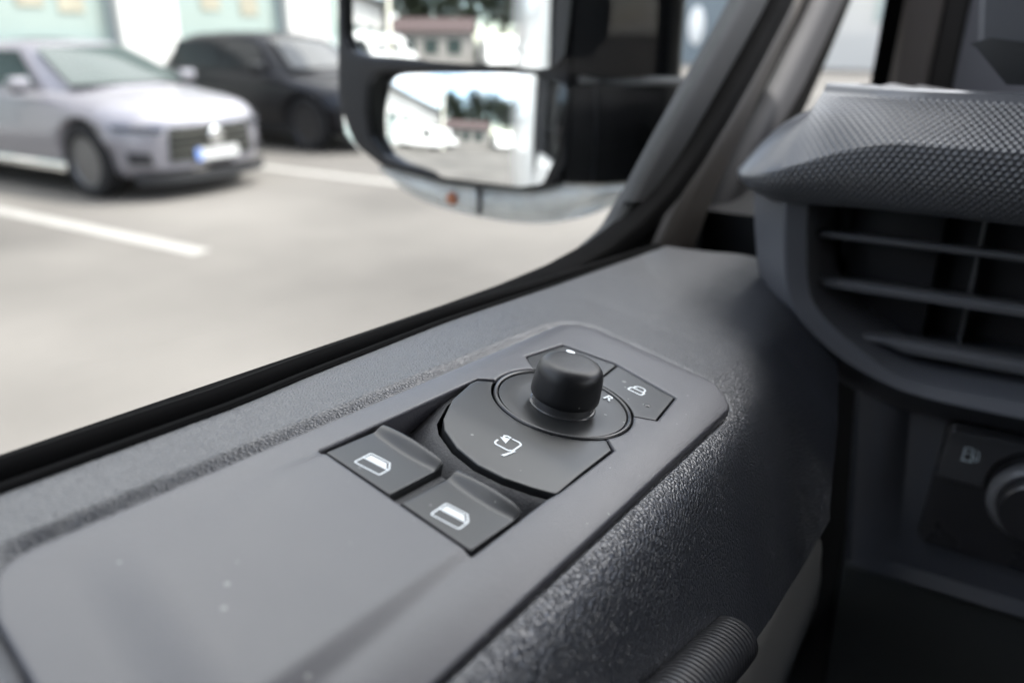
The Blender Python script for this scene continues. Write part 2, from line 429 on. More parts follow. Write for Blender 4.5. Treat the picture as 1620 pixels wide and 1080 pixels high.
mb = MB(); mb.box((-.245, -2.9, 1.40), (.03, 4.9, 1.75), bev=.008); struct('van_flank', mb, M['white_paint'])
mb = MB()
for x in (.34, 1.12):
    mb.box((x, -.52, 1.35), (.50, .14, .85), bev=.05); mb.box((x, -.22, .93), (.50, .56, .16), bev=.05); mb.box((x, -.54, 1.90), (.26, .10, .2), bev=.04)
struct('light_block_seats', mb, M['seat'])  # unseen seats added to block light from the passenger window
# ------------------------------------------------------------------ switch panel frame (door armrest top), millimetres u forward, v outward, w up
Uv = Vector((.01828928, .9961156, -.0861348)); Vv = Vector((-.98431367, .03305818, .17330249)); Nv = Vector((.17547677, .08161409, .98109482))
PO = Vector((-.10417059, .20076775, 1.49030747))
PM = Matrix.Translation(PO) @ Matrix((Uv, Vv, Nv)).transposed().to_4x4()
panel = thing('switch_panel', 'grey plastic door switch panel with a round mirror knob and two window switches', 'switch panel', mat4=PM)

BEZ = rpoly([(-150, 37.6), (60, 37.6), (71.5, 30), (65, -27), (53.5, -37.5), (-167, -37.5), (-156.5, 24)], [14, 14, 10, 12, 10, 14, 14], 8)
C0 = (1.0, 2.0); RR = 22.3
H_circle = arc(*C0, RR + .35, 0, 355, 71)
H_main = [(-78.3, 28.2), (-10.0, 28.1), (-4.9, 23.6), (1, 12), (1, -8), (-8.2, -18.5), (-12.8, -23.2), (-45, -23.2), (-50, -22.6), (-82.4, -22.5)]
H_lock = [(12, 19), (20.0, 28.2), (41.9, 25.8), (45.0, 4.1), (38.5, -21.7), (16.4, -24.3), (11.6, -17.2), (6, 0)]
# union of the three holes as one loop
def union_loop():
    a = [(-78.3, 28.2), (-10.0, 28.1), (-4.9, 23.8)]
    t0 = math.degrees(math.atan2(23.8 - 2, -4.9 - 1)); a1 = math.degrees(math.atan2(21.4 - 2, 13.9 - 1))
    a += arc(*C0, RR + .35, t0, a1, 12)[0:]
    a += [(20.0, 28.2), (41.9, 25.8), (45.0, 4.1), (38.5, -21.7), (16.4, -24.3)]
    b0 = math.degrees(math.atan2(-18.0 - 2, 12.3 - 1)); b1 = math.degrees(math.atan2(-18.6 - 2, -8.6 - 1))
    a += arc(*C0, RR + .35, b0, b1, 12)
    a += [(-12.8, -23.2), (-45, -23.2), (-50, -22.6), (-82.4, -22.5)]
    return a
HOLE = union_loop()
def bezel_h(u, v):
    h = 0
    if v < -25: h -= ((-25 - v) / 12.5) ** 2 * 1.9
    if v > 31: h -= ((v - 31) / 6.6) ** 2 * .5
    if u > 60: h -= ((u - 60) / 11) ** 2 * .7
    if u < -60:
        k = (-u - 80) / 50
        ro = -22.4 - 3.2 * k; ri = -19.6 + .9 * k
        lo = 27.6 + 9 * (k * 50 / 45); li = lo - 2.4 - 26 * sm(k, -.05, 1.0)
        a = 1 - sm(v, li, max(lo, li + 1)) if v > 0 else sm(v, ro, ri)
        h += (.8 + 1.0 * max(0, k)) * a * sm(-u, 66, 80) * (1 - sm(-u + .25 * v, 134, 150))
    return h
sheet('bezel', BEZ, [HOLE], 1.0, bezel_h, 12, M['bezel'], panel, round_=.9, estep=.8)
mb = MB(); mb.box((-.045, 0, -.0135), (.235, .070, .002)); mb.build('gap_shade_plate', M['void'], panel)  # black sheet put under the buttons for the shade in the gaps
def fnP(x, y, z): return (x * 1e-3, y * 1e-3, z * 1e-3)

# mirror fold button
FOLD = [(-10.6, 27.6), (-5.9, 23.3)] + arc(*C0, RR + .75, 107.5, 244, 40) + [(-13.5, -22.8), (-45.4, -22.8), (-47.6, -17.0), (-49.6, -9.5), (-49.9, -1.0), (-47.6, 7.6), (-43.0, 15.6), (-38.8, 19.3), (-27.6, 24.6), (-14.0, 27.7)]
fold = sheet('mirror_fold_button', FOLD, [], 1.6, lambda u, v: -.12 - .9 * sm(-u, 30, 52), 6, M['button'], panel, round_=.45, estep=.7)
def fold_z(u, v): return -.07 - .9 * sm(-u, 30, 52)
# icons: x = right (-v), y = forward (+u)
def icon_fn(u0, v0, rot, zf, dz=.03):
    c, s = math.cos(rot), math.sin(rot)
    def f(x, y, z):
        a = x * c - y * s; b = x * s + y * c
        u, v = u0 + b, v0 - a
        return (u * 1e-3, v * 1e-3, (zf(u, v) + dz + z) * 1e-3)
    return f
f = icon_fn(-35.6, -.9, 0, fold_z, .06)
mb = MB()
rr_ = rpoly([(-3.0, 3.2), (3.0, 3.2), (3.0, -2.6), (-3.0, -2.6)], 1.3, 6)
ring_ = resample(rr_, .35); cut = [p for p in ring_ if not (p[0] < -.9 and p[1] > -.2)]
k0 = max(range(len(cut)), key=lambda i: np.hypot(cut[i][0] - cut[i - 1][0], cut[i][1] - cut[i - 1][1]))
mb.ribbon(cut[k0:] + cut[:k0], .6, 0, False, f)
mb.ribbon([(-.9, 3.3), (-2.1, 3.4), (-2.9, 2.9), (-2.5, 1.8)], .7, 0, False, f)
mb.poly([(-3.5, 1.3), (-1.0, 2.9), (-.4, -.3)], 0, f)
mb.poly([(3.3, -1.6), (3.9, -1.4), (2.9, -5.8), (1.9, -6.0)], 0, f)
mb.ribbon([(2.2, -2.2), (3.4, -2.0)], .55, 0, False, f)
mb.build('mirror_fold_icon', M['print'], fold, smooth=None)

# dial: ring, disc, knob
mb = MB(); mb.lathe([(RR - 1.35, -2.5), (RR - 1.35, -.5), (RR - 1.15, -.15), (RR - .7, .05), (RR - .35, -.05), (RR - .05, -.5), (RR, -4)], 128)
mb.v = [((x + C0[0]) * 1e-3, (y + C0[1]) * 1e-3, z * 1e-3) for x, y, z in mb.v]; mb.build('dial_ring', M['ring'], panel)
mb = MB(); mb.lathe([(0, -1.0), (9, -1.0), (14, -.8), (RR - 2.1, -.45), (RR - 1.8, -.5), (RR - 1.65, -.8), (RR - 1.65, -4)], 128)
mb.v = [((x + C0[0]) * 1e-3, (y + C0[1]) * 1e-3, z * 1e-3) for x, y, z in mb.v]; disc = mb.build('dial_disc', M['button'], panel)
def lathe_at(prof, c, n=96):
    q = MB(); q.lathe(prof, n); q.v = [((x + c[0]) * 1e-3, (y + c[1]) * 1e-3, z * 1e-3) for x, y, z in q.v]; return q
knob = lathe_at([(9.6, 1.8), (10.7, 2.0), (11.0, 2.6), (11.05, 4), (10.85, 7), (10.65, 9.6), (10.4, 11.1), (9.9, 12.3), (9.1, 13.2), (8.1, 13.7), (6.5, 13.95), (3, 14.0), (0, 14.0)], C0).build('mirror_knob', M['knob'], panel)
lathe_at([(10.75, -1.2), (10.75, -.9), (10.45, -.55), (10.0, -.4), (9.8, 2.2)], C0).build('knob_collar', M['collar'], panel)
mk = lathe_at([(0, .12), (1.0, .12), (1.25, 0), (1.25, -.3)], (0, 0), 32)
mk.v = [((C0[0] + 6.6) * 1e-3 + x * 1.0, (C0[1] + 4.5) * 1e-3 + y * 1.25, 13.86e-3 + z) for x, y, z in mk.v]
mk.build('marker_dot', M['print'], knob)
# letter R printed on the dial
cu = bpy.data.curves.new('letter', 'FONT'); cu.body = 'R'; cu.size = 4.9; cu.offset = .14
cu.align_x = 'CENTER'; cu.align_y = 'CENTER'
to = bpy.data.objects.new('letter', cu); COL.objects.link(to); bpy.context.view_layer.update()
tm = bpy.data.meshes.new_from_object(to.evaluated_get(bpy.context.evaluated_depsgraph_get()))
f = icon_fn(17.2, -6.3, R(-8), lambda u, v: -.46, .12)
mesh('letter_mark', [f(p.co.x, p.co.y, 0) for p in tm.vertices], [tuple(p.vertices) for p in tm.polygons], M['print'], disc, None)
bpy.data.objects.remove(to); bpy.data.curves.remove(cu)

# unlock / lock buttons behind the dial
a1 = 57.5; e0 = -59.5
spl = math.degrees(math.atan2(1.6 - 2, 22.9))
UNL = [(20.2, 27.7), (41.5, 25.4), (44.5, 4.35), (24.6, 2.5)] + arc(*C0, RR + .75, spl + 2, a1, 14)
LCK = [(44.5, 3.7), (38.1, -21.3), (16.5, -23.8)] + arc(*C0, RR + .75, e0, spl - .5, 16) + [(24.6, 1.9)]
sheet('unlock_button', UNL, [], 1.5, lambda u, v: -.3, 5, M['button'], panel, round_=.35, estep=.7)
lock = sheet('lock_button', LCK, [], 1.5, lambda u, v: -.3, 5, M['button'], panel, round_=.35, estep=.7)
f = icon_fn(31.8, -10.3, R(-4), lambda u, v: -.3, .06)
mb = MB(); mb.ribbon(rpoly([(-2.6, .3), (2.6, .3), (2.6, -2.5), (-2.6, -2.5)], .5, 3), .7, 0, True, f)
mb.ribbon([(-1.9, .3), (-1.9, 1.6)] + [(1.9 * math.cos(t), 1.6 + 1.6 * math.sin(t)) for t in np.linspace(math.pi, 0, 12)] + [(1.9, .3)], .65, 0, False, f)
mb.build('padlock_icon', M['print'], lock, smooth=None)
lathe_at([(0, .05), (.7, 0), (1.15, -.2), (1.2, -.65)], (23.9, -17.6), 24).build('indicator_led', M['collar'], lock)

# recess floor
FLO = [(-62, 28), (-12, 28)] + [(-16, 28.0), (-29, 25.2), (-40, 20.4), (-44.2, 16.4), (-49.0, 8.0), (-51.3, -1.0), (-50.9, -9.8), (-48.9, -17.4), (-46.5, -23.0)] + [(-62, -23)]
FLO = [(-63, 28)] + FLO[2:-1] + [(-63, -23)]
foldc = FOLD[-11:]
def floor_h(u, v):
    d = float(edist(np.array([(u, v)]), [FOLD])[0])
    return -9.0 + 6.7 * (1 - sm(d, .8, 11))
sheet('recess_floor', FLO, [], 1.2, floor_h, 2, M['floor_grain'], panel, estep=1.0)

# window switches
def switch(poly, vc, hw, ub, label):
    def h(u, v):
        e = (v - vc) / hw; crown = 1 - .45 * e * e
        t = u - (ub - .07 * (vc - v))
        lip = sm(t, -6.0 + 1.2 * e * e, -1.2)
        return .7 - .05 * (u + 80) + 2.4 * lip * crown - .9 * sm(t, -1.3, .3) * crown
    s = sheet('window_switch', poly, [], .7, h, 6, M['button'], panel, round_=.35, estep=.6, label=label)
    return s, h
def bulge(p, q, b, n=10):
    p, q = np.array(p), np.array(q); d = q - p; nn = np.array([d[1], -d[0]]) / np.linalg.norm(d)
    if nn[0] < 0: nn = -nn
    return [tuple(p + d * k / n + nn * b * 4 * (k / n) * (1 - k / n)) for k in range(n + 1)]
S1P = [(-78.2, 26.0)] + bulge((-56.6, 26.3), (-59.0, 3.7), 1.3) + [(-79.75, 3.6)]
S2P = [(-80.2, -.5)] + bulge((-58.4, -.6), (-61.2, -21.9), 1.3) + [(-82.0, -21.9)]
s1, h1 = switch(S1P, 15, 11.3, -56.8, 'window switch on the window side')
s2, h2 = switch(S2P, -11.2, 10.7, -58.8, 'window switch on the cabin side')
for sw, h, (u0, v0) in ((s1, h1, (-72.4, 15.0)), (s2, h2, (-74.8, -11.3))):
    f = icon_fn(u0, v0, R(4), h, .05)
    mb = MB(); O_ = [(-4.3, -2.9), (4.1, -2.9), (4.1, .9), (1.6, 3.1), (-4.3, 3.1)]
    O_ = [(-4.2, -3.0), (4.2, -3.0), (4.2, 3.2), (-1.2, 3.2), (-4.2, .6)]
    O_ = [(-3.9, -3.2), (3.9, -3.2), (3.9, .8), (2.1, 3.4), (-3.9, 3.4)]
    mb.ribbon(rpoly(O_, .5, 3), .42, 0, True, f)
    mb.poly([(-3.3, .25), (3.3, .25), (3.1, .7), (1.75, 2.6), (-3.3, 2.6)], 0, f)
    mb.ribbon([(-3.8, .25), (3.8, .25)], .45, 0, False, f)
    mb.build('window_icon', M['print'], sw, smooth=None)
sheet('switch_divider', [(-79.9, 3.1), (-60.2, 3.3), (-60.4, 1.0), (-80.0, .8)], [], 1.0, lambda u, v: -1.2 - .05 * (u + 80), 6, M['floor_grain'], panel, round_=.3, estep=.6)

# ------------------------------------------------------------------ door
door = thing('van_door', 'dark grained driver door with grey lower trim, window and rubber seal', 'door', mat4=PM)
BIN = rpoly([(-148, 36), (58, 36), (68, 28.5), (62, -25.5), (52, -35.5), (-163, -35.5), (-154.5, 23)], [13, 12, 8, 10, 8, 12, 12], 6)
def lerp(x, xs, ys): return float(np.interp(x, xs, ys))
def shoulder(u): return lerp(u, [-300, 30, 60, 90, 120, 150, 185, 220, 260, 320], [-45.5, -45.5, -44, -40, -34, -26, -16, -7, 2, 10])
def trim_w(u, v):
    hw = -.9 - .8 * sm(-v, 20, 37)
    vs = shoulder(u); t = vs - v
    slope = lerp(u, [-300, 40, 80, 115, 150, 240], [2.0, 2.0, 1.6, 1.05, .75, .5]); rad = lerp(u, [-300, 30, 90, 160, 260], [4.5, 5, 8, 12, 15])
    hw -= .5 * slope * (math.sqrt(t * t + rad * rad) + t)
    return hw
def led_(u): return lerp(u, [-300, -150, -50, 40, 70, 100], [1.9, 1.7, 1.4, .8, .4, 0])
_base = {}
vs_ = list(np.arange(-80.5, -40, 1.0)) + [-39.6, -39.2, -38.8, -38.5, -38.2, -37.9, -37.6] + list(np.arange(-37, 37, 1.6)) + list(np.arange(37.2, 45, .5)) + list(np.arange(45.5, 59.5, 1.0))
def uend(v): return float(np.mean([uend0(v + d) for d in (-9, -6, -3, 0, 3, 6, 9)]))
def uend0(v): return lerp(v, [-80.5, -70, -60, -45, -20, 10, 35, 60], [98, 124, 172, 232, 268, 296, 283, 232])
def du0(v): return -300
def vend(u): return lerp(u, [-300, 3, 96, 130], [-66.5, -74, -77.5, -79])
NU = 300
V_ = []; F_ = []
def vedge(u): return lerp(u, [-300, -140, -80, -50, 17, 150, 230, 300], [53.5, 56.0, 57.2, 59.7, 63.6, 65.5, 66.5, 66.5])
for v in vs_:
    for k in range(NU + 1):
        t = k / NU; u = du0(v) + (uend(v) - du0(v)) * t
        vv = v
        if v > 44: vv = 44 + (v - 44) / (58.5 - 44) * (vedge(u) - 44)
        if v < -60: vv = -60 + (v + 60) * (vend(u) + 60) / -20.5
        V_.append((u, vv, trim_w(u, vv)))
VA = np.array(V_); ins = inside(VA[:, :2], BIN)
dB = edist(VA[:, :2], [BEZ]) * np.where(inside(VA[:, :2], BEZ), -1, 1)
for i, p in enumerate(VA):
    if p[1] > -34 and p[0] < 110: VA[i, 2] += led_(p[0]) * sm(dB[i], .2, 4.2) * sm(p[1], -34, -15)
VA[:, 2] -= np.where(VA[:, 1] < -36, 1.7 * np.exp(-(np.maximum(dB, 0) / .8) ** 2) * np.clip((52 - VA[:, 0]) / 15, 0, 1), .5 * np.exp(-(np.maximum(dB, 0) / 1.6) ** 2))
V_ = [tuple(p) for p in VA]
n1 = NU + 1
for j in range(len(vs_) - 1):
    for k in range(NU):
        q = (j * n1 + k, j * n1 + k + 1, (j + 1) * n1 + k + 1, (j + 1) * n1 + k)
        if not all(ins[i] for i in q): F_.append(q)
# return at the front end and under the lower edge
base = len(V_)
for j, v in enumerate(vs_): p = V_[j * n1 + NU]; V_.append((p[0] + 1.5, p[1] + 1, p[2] - 4)); 
for j, v in enumerate(vs_): p = V_[j * n1 + NU]; V_.append((p[0] - 6, p[1] + 6, p[2] - 16))
nv = len(vs_)
for j in range(nv - 1):
    F_.append((j * n1 + NU, (j + 1) * n1 + NU, base + j + 1, base + j)); F_.append((base + j, base + j + 1, base + nv + j + 1, base + nv + j))
b2 = len(V_)
for k in range(n1): p = V_[k]; V_.append((p[0], p[1] + 1.5, p[2] - 3.0))
for k in range(n1): p = V_[k]; V_.append((p[0], p[1] + 9, p[2] - 4.0))
for k in range(NU):
    F_.append((k, k + 1, b2 + k + 1, b2 + k)); F_.append((b2 + k, b2 + k + 1, b2 + n1 + k + 1, b2 + n1 + k))
used = sorted({i for q in F_ for i in q}); rem = {a: i for i, a in enumerate(used)}
trim = mesh('armrest_trim', [np.array(V_[a]) * 1e-3 for a in used], [tuple(rem[i] for i in q) for q in F_], M['trim'], door, 50)
trim.data.materials.append(M['trim_fine'])
for p in trim.data.polygons:
    if p.center.y > -.025: p.material_index = 1
# lower grey trim
mb = MB(); secs = []
for v, wv in ((-73, -62), (-75.5, -64), (-76.5, -67), (-77, -75), (-77.5, -96), (-79, -136), (-81, -206), (-83, -330)):
    secs.append([(u * 1e-3, (v + vend(u) + 77) * 1e-3, (wv + 1.9 * (-vend(u) - 77)*-1) * 1e-3) for u in np.linspace(-300, lerp(-wv, [50, 60, 90, 140, 330], [98, 108, 146, 212, 430]), 30)])
mb.loft(secs); mb.build('lower_trim', M['lower'], door)
mb = MB(); mb.box((-.03, .115, -.41), (.62, .02, .66)); mb.build('door_shell', M['white_paint'], door, None)
# ribbed pull handle
mb = MB(); A = np.array((1.0, -70.6, -46.8)); B = np.array((-78.0, -66.0, -29.0)); ax = (B - A) / np.linalg.norm(B - A); Lh = np.linalg.norm(B - A)
s1v = np.cross(ax, (0, 0, 1)); s1v /= np.linalg.norm(s1v); s2v = np.cross(s1v, ax); secs = []
N = 150
for k in range(N + 1):
    t = Lh * k / N; r0 = 6.9 * math.sqrt(max(0, 1 - max(0, 1 - t / 5.5) ** 2)) + .05
    r0 *= 1 + .014 * math.cos(2 * math.pi * t / 2.4) * (1 if t > 4 else 0)
    secs.append([tuple((A + ax * t + (s1v * math.cos(a) * 1.15 + s2v * math.sin(a)) * r0) * 1e-3) for a in np.linspace(0, 2 * math.pi, 40, endpoint=False)])
mb.loft(secs, closed=True, cap=True); mb.build('pull_handle', M['handle'], door, 60)

# world-space parts of the door: work in world coordinates, then move into door space
PMi = PM.inverted()
def to_door(o):
    o.data.transform(PMi); o.data.update(); return o
# sill seal between trim edge and glass : black rubber with two lips
us = list(np.linspace(-300, 235, 60)); secs = []
prof = [(-1.2, -6), (-.9, .4), (.3, 1.0), (2.0, .7), (2.6, -1.6), (4.2, -1.4), (5.0, .6), (6.4, 1.8), (8.4, 2.2), (10.2, 1.2), (10.6, -6)]
for u in us:
    ve = vedge(u); k = lerp(u, [-300, -130, 0, 150, 235], [1.2, 1.0, .85, .62, .5])
    wz = trim_w(u, ve) + led_(u)
    secs.append([(u * 1e-3, (ve + a * k) * 1e-3, (wz + b * (k * .9)) * 1e-3) for a, b in prof])
mb = MB(); mb.loft(secs); mb.build('window_seal', M['rubber'], door)
# pillar strips in the plane of the window, (y, z) edge polylines
XG = -.180
def strip(name, a, b, m, bulge, parent, x0=XG, depth=.005, n=9, sub=40):
    def rs(pl):
        pl = np.array(pl, float); d = np.r_[0, np.cumsum(np.hypot(*np.diff(pl, axis=0).T))]; t = np.linspace(0, d[-1], sub)
        # smooth resample
        q = np.stack([np.interp(t, d, pl[:, 0]), np.interp(t, d, pl[:, 1])], 1)
        for _ in range(6): q[1:-1] = (q[:-2] + 2 * q[1:-1] + q[2:]) / 4
        return q
    qa, qb = rs(a), rs(b); secs = []
    for p, q in zip(qa, qb):
        s = [(x0 - depth, p[0], p[1])]
        for k in range(n + 1):
            t = k / n; e = math.sqrt(max(0, 1 - (2 * t - 1) ** 4)); c = p + (q - p) * t
            s.append((x0 + bulge * e, c[0], c[1]))
        s.append((x0 - depth, q[0], q[1])); secs.append(s)
    q_ = MB(); q_.loft(secs); o = q_.build(name, m, None, 50)
    o.parent = parent
    return to_door(o) if parent is door else o
sL = [(1.05, 1.95), (.598, 1.619), (.496, 1.556), (.425, 1.518), (.412, 1.506)][0:]
sL = [(.18 + .0, 2.02)] and [(.598 + .45, 1.619 + .33), (.598, 1.619), (.496, 1.556), (.438, 1.518), (.424, 1.507)]
sR = [(.681 + .42, 1.621 + .33), (.681, 1.621), (.559, 1.552), (.482, 1.510), (.468, 1.502)]
bL = [(.432, 1.512), (.405, 1.495), (.372, 1.4885), (.33, 1.488)]
bR = [(.462, 1.500), (.445, 1.489), (.41, 1.484), (.33, 1.484)]
kL = [(.681 + .42, 1.621 + .33), (.681, 1.621), (.559, 1.552), (.482, 1.510), (.452, 1.4975), (.415, 1.487), (.36, 1.486), (.20, 1.499), (-.45, 1.548)]
kR = [(.731 + .42, 1.622 + .33), (.731, 1.622), (.596, 1.549), (.508, 1.504), (.478, 1.484), (.429, 1.473), (.36, 1.474), (.20, 1.488), (-.45, 1.536)]
tL = [(.731 + .42, 1.622 + .33), (.731, 1.622), (.596, 1.549), (.508, 1.504), (.478, 1.484), (.45, 1.46)]
tR = [(.761 + .42, 1.623 + .33), (.761, 1.623), (.639, 1.539), (.561, 1.488), (.535, 1.462), (.51, 1.43)]
mL = [(.761 + .42, 1.623 + .33), (.761, 1.623), (.639, 1.539), (.561, 1.488), (.535, 1.462), (.51, 1.43)]
mR = [(.826 + .42, 1.625 + .33), (.826, 1.625), (.682, 1.543), (.59, 1.498), (.556, 1.462), (.53, 1.43)]
gR = [(.927 + .42, 1.628 + .33), (.927, 1.628), (.769, 1.537), (.644, 1.494), (.60, 1.45), (.57, 1.42)]
eR = [(.975 + .42, 1.629 + .33), (.975, 1.629), (.835, 1.533), (.725, 1.475), (.68, 1.429), (.66, 1.40)]
strip('window_sash', sL, sR, M['sash'], .004, door, x0=-.186)
strip('sash_foot', bL, bR, M['sash'], .003, door, x0=-.187)
strip('pane_seal', kL, kR, M['rubber'], .008, door, x0=-.181)
mb = MB(); mb.box((-.196, .55, 1.43), (.012, .34, .105)); to_door(mb.build('corner_infill', M['rubber'], door, None))
pil = thing('door_pillar', 'slanting taupe and grey pillar trim between window seal and dashboard', 'pillar')
strip('pillar_cloth', tL, tR, M['taupe'], .004, pil, x0=-.180)
strip('trim_gap', mL, mR, M['rubber'], .000, pil, x0=-.186)
strip('pillar_cover', mR, gR, M['pillar'], .010, pil, x0=-.182)
strip('quarter_seal', gR, eR, M['rubber'], .007, pil, x0=-.183)
pane = mesh('window_pane', [(-.184, -.5, 1.40), (-.184, .60, 1.40), (-.184, 1.22, 2.2), (-.184, -.5, 2.2)], [(0, 1, 2, 3)], M['glass'], None, None)
pane.parent = door; to_door(pane)
qp = mesh('quarter_pane', [(-.190, .62, 1.40), (-.190, 1.25, 1.40), (-.190, 1.25, 2.02), (-.190, 1.2, 2.02)], [(0, 1, 2, 3)], M['glass'], pil, None)

# ------------------------------------------------------------------ quarter window post beside the windscreen
post = thing('windscreen_post', 'upright taupe and black windscreen post rising behind the dashboard', 'pillar', (-.1, .95, 1.3))
def pst(name, x0, x1, y, d, m, lean=-.002):
    q = MB(); secs = []
    for z in (1.40, 1.55, 1.63, 1.70):
        xa = x0 + lean * (1.63 - z) / .08; xb = x1 + lean * (1.63 - z) / .08
        secs.append([(xa + .1, d, z - 1.3), (xa + .1, y - .95 + .004, z - 1.3), (xa + .1 + .15 * (xb - xa), y - .95, z - 1.3), (xb + .1 - .15 * (xb - xa), y - .95, z - 1.3), (xb + .1, y - .95 + .004, z - 1.3), (xb + .1, d, z - 1.3)])
    q.loft(secs); return q.build(name, m, post)
pst('outer_seal', -.143, -.124, .955, .06, M['rubber'])
pst('cloth_strip', -.124, -.088, .950, .06, plastic('lit_post_cloth', (.15, .132, .12), .7, .3, fine=(.0012, .0003)))  # taupe cloth in a lighter copy, making up for the roof's shade
pst('inner_seal', -.088, -.0635, .955, .06, plastic('brown_rubber', (.035, .031, .028), .6, .3))
pst('post_cover', -.0635, .02, .945, .06, plastic('post_plastic', (.14, .14, .155), .5, .4))

# ------------------------------------------------------------------ dashboard
dash = thing('dashboard', 'dark grey dashboard with a dimpled overhanging pad beside the door', 'dashboard', (0, .42, 1.4))
def D(p): return (p[0], p[1] - .42, p[2] - 1.4)
# texture material for the pad: dimples from a hexagonal lattice in UV (metres)
def dimple():
    m, n, b, l = newmat('dimpled_pad')
    tc = node(n, 'ShaderNodeTexCoord'); uv = tc.outputs['UV']
    sx = node(n, 'ShaderNodeSeparateXYZ'); l(uv, sx.inputs[0]); x, y = sx.outputs[0], sx.outputs[1]
    P = .0032
    def lat(ox, oy):
        fx = math_(n, 'SUBTRACT', math_(n, 'FRACT', math_(n, 'ADD', math_(n, 'DIVIDE', x, P), ox)), .5)
        fy = math_(n, 'SUBTRACT', math_(n, 'FRACT', math_(n, 'ADD', math_(n, 'DIVIDE', y, P * 1.5), oy)), .5)
        fy = math_(n, 'MULTIPLY', fy, 1.5)
        return math_(n, 'SQRT', math_(n, 'ADD', math_(n, 'MULTIPLY', fx, fx), math_(n, 'MULTIPLY', fy, fy)))
    d = math_(n, 'MINIMUM', lat(0, 0), lat(.5, .5))
    h = math_(n, 'SUBTRACT', 1.0, math_(n, 'MULTIPLY', d, 2.0)); h = math_(n, 'MAXIMUM', h, 0.0)
    at = node(n, 'ShaderNodeAttribute', attribute_name='tex'); l2 = math_(n, 'MULTIPLY', h, at.outputs['Fac'])
    bp = node(n, 'ShaderNodeBump', Distance=.0011, Strength=1.0); l(l2, bp.inputs['Height'])
    nf = node(n, 'ShaderNodeTexNoise', Scale=1500.0, Detail=2.0); l(tc.outputs['Object'], nf.inputs['Vector'])
    b2_ = node(n, 'ShaderNodeBump', Distance=.00005, Strength=1.0); l(nf.outputs['Fac'], b2_.inputs['Height']); l(bp.outputs[0], b2_.inputs['Normal'])
    l(b2_.outputs[0], b.inputs['Normal']); b.inputs['Base Color'].default_value = (.085, .088, .098, 1)
    b.inputs['Roughness'].default_value = .31; b.inputs['Specular IOR Level'].default_value = .75; return m
M['dimple'] = dimple()
# plan curve of the pad's outermost edge: along the left side, round the nose, along the front
def plan(s):
    """s in metres along the outline: <0 left side going forward, 0 nose, >0 front. returns xy, outward normal"""
    r = .035
    cx, cy = -.124 + r, .398 + r
    la = math.pi / 2 * r
    if s < -la / 2: k = -s - la / 2; ang = math.pi; p = (cx - r - k * .055, cy + k)
    elif s > la / 2: k = s - la / 2; ang = 1.5 * math.pi; p = (cx + k, cy - r - .06 * k)
    else: ang = math.pi + (s + la / 2) / r; p = (cx + r * math.cos(ang), cy + r * math.sin(ang))
    return p, (math.cos(ang), math.sin(ang))
ss = list(np.linspace(-.40, -.06, 24)) + list(np.linspace(-.055, .06, 60)) + list(np.linspace(.065, .55, 70))
V_ = []; UVs = []; TX = []; nprof = None
for s in ss:
    p, nn = plan(s); t = sm(s, -.005, .075)
    zt = 1.5745 - .02 * sm(-s, .02, .4)                  # top
    zn = 1.531 + (1.5525 - 1.531) * t                    # crease height: drops towards the nose
    zb = 1.519 + (.003) * t - .006 * (1 - t) * 0
    topin = .030 + .030 * (1 - t)
    offc = .0 
    # (offset inward, z, textured)
    pr = [(.20, 1.560 - .02 * sm(-s, .02, .4)), (.12, 1.5665 - .02 * sm(-s, .02, .4)), (topin + .025, zt - .0035), (topin + .008, zt - .0012), (topin + .003, zt - .0003), (topin, zt - .0012), (topin - .002, zt - .004)]
    a0 = pr[-1]
    for k in range(1, 9):
        q = k / 9; b_ = .006 * (1 - t) * math.sin(math.pi * q)
        pr.append((a0[0] * (1 - q) + .0015 * q - b_, a0[1] * (1 - q) + (zn + .0015) * q + b_))
    pr += [(.0003, zn + .0004), (.0, zn - .001)]
    for k in range(1, 9):
        q = k / 9; pr.append((.0 * (1 - q) + .013 * q - .003 * math.sin(math.pi * q), (zn - .001) * (1 - q) + zb * q))
    pr += [(.014, zb - .0005), (.0165, zb - .002), (.022, zb - .002), (.06, zb + .001)]
    cum = 0; prev = None
    for i, (o_, z) in enumerate(pr):
        if prev: cum += math.hypot(o_ - prev[0], z - prev[1])
        prev = (o_, z)
        x = p[0] - nn[0] * o_; y = p[1] - nn[1] * o_
        V_.append(D((x, y, z))); UVs.append((s, cum))
        tt = 1.0 if 7 <= i <= 25 else 0.0
        tt *= sm(s, .015, .06) if i < 16 else sm(s, -.005, .02)
        TX.append(tt)
    nprof = len(pr)
F_ = [(i * nprof + k, i * nprof + k + 1, (i + 1) * nprof + k + 1, (i + 1) * nprof + k) for i in range(len(ss) - 1) for k in range(nprof - 1)]
me = bpy.data.meshes.new('dash_pad'); me.from_pydata(V_, [], F_); me.update()
uvl = me.uv_layers.new(name='UVMap')
for lp in me.loops: uvl.data[lp.index].uv = UVs[lp.vertex_index]
at = me.attributes.new('tex', 'FLOAT', 'POINT'); at.data.foreach_set('value', TX)
me.flip_normals(); me.shade_smooth(); me.set_sharp_from_angle(angle=R(28)); me.materials.append(M['dimple'])
link(bpy.data.objects.new('dash_pad', me), dash)
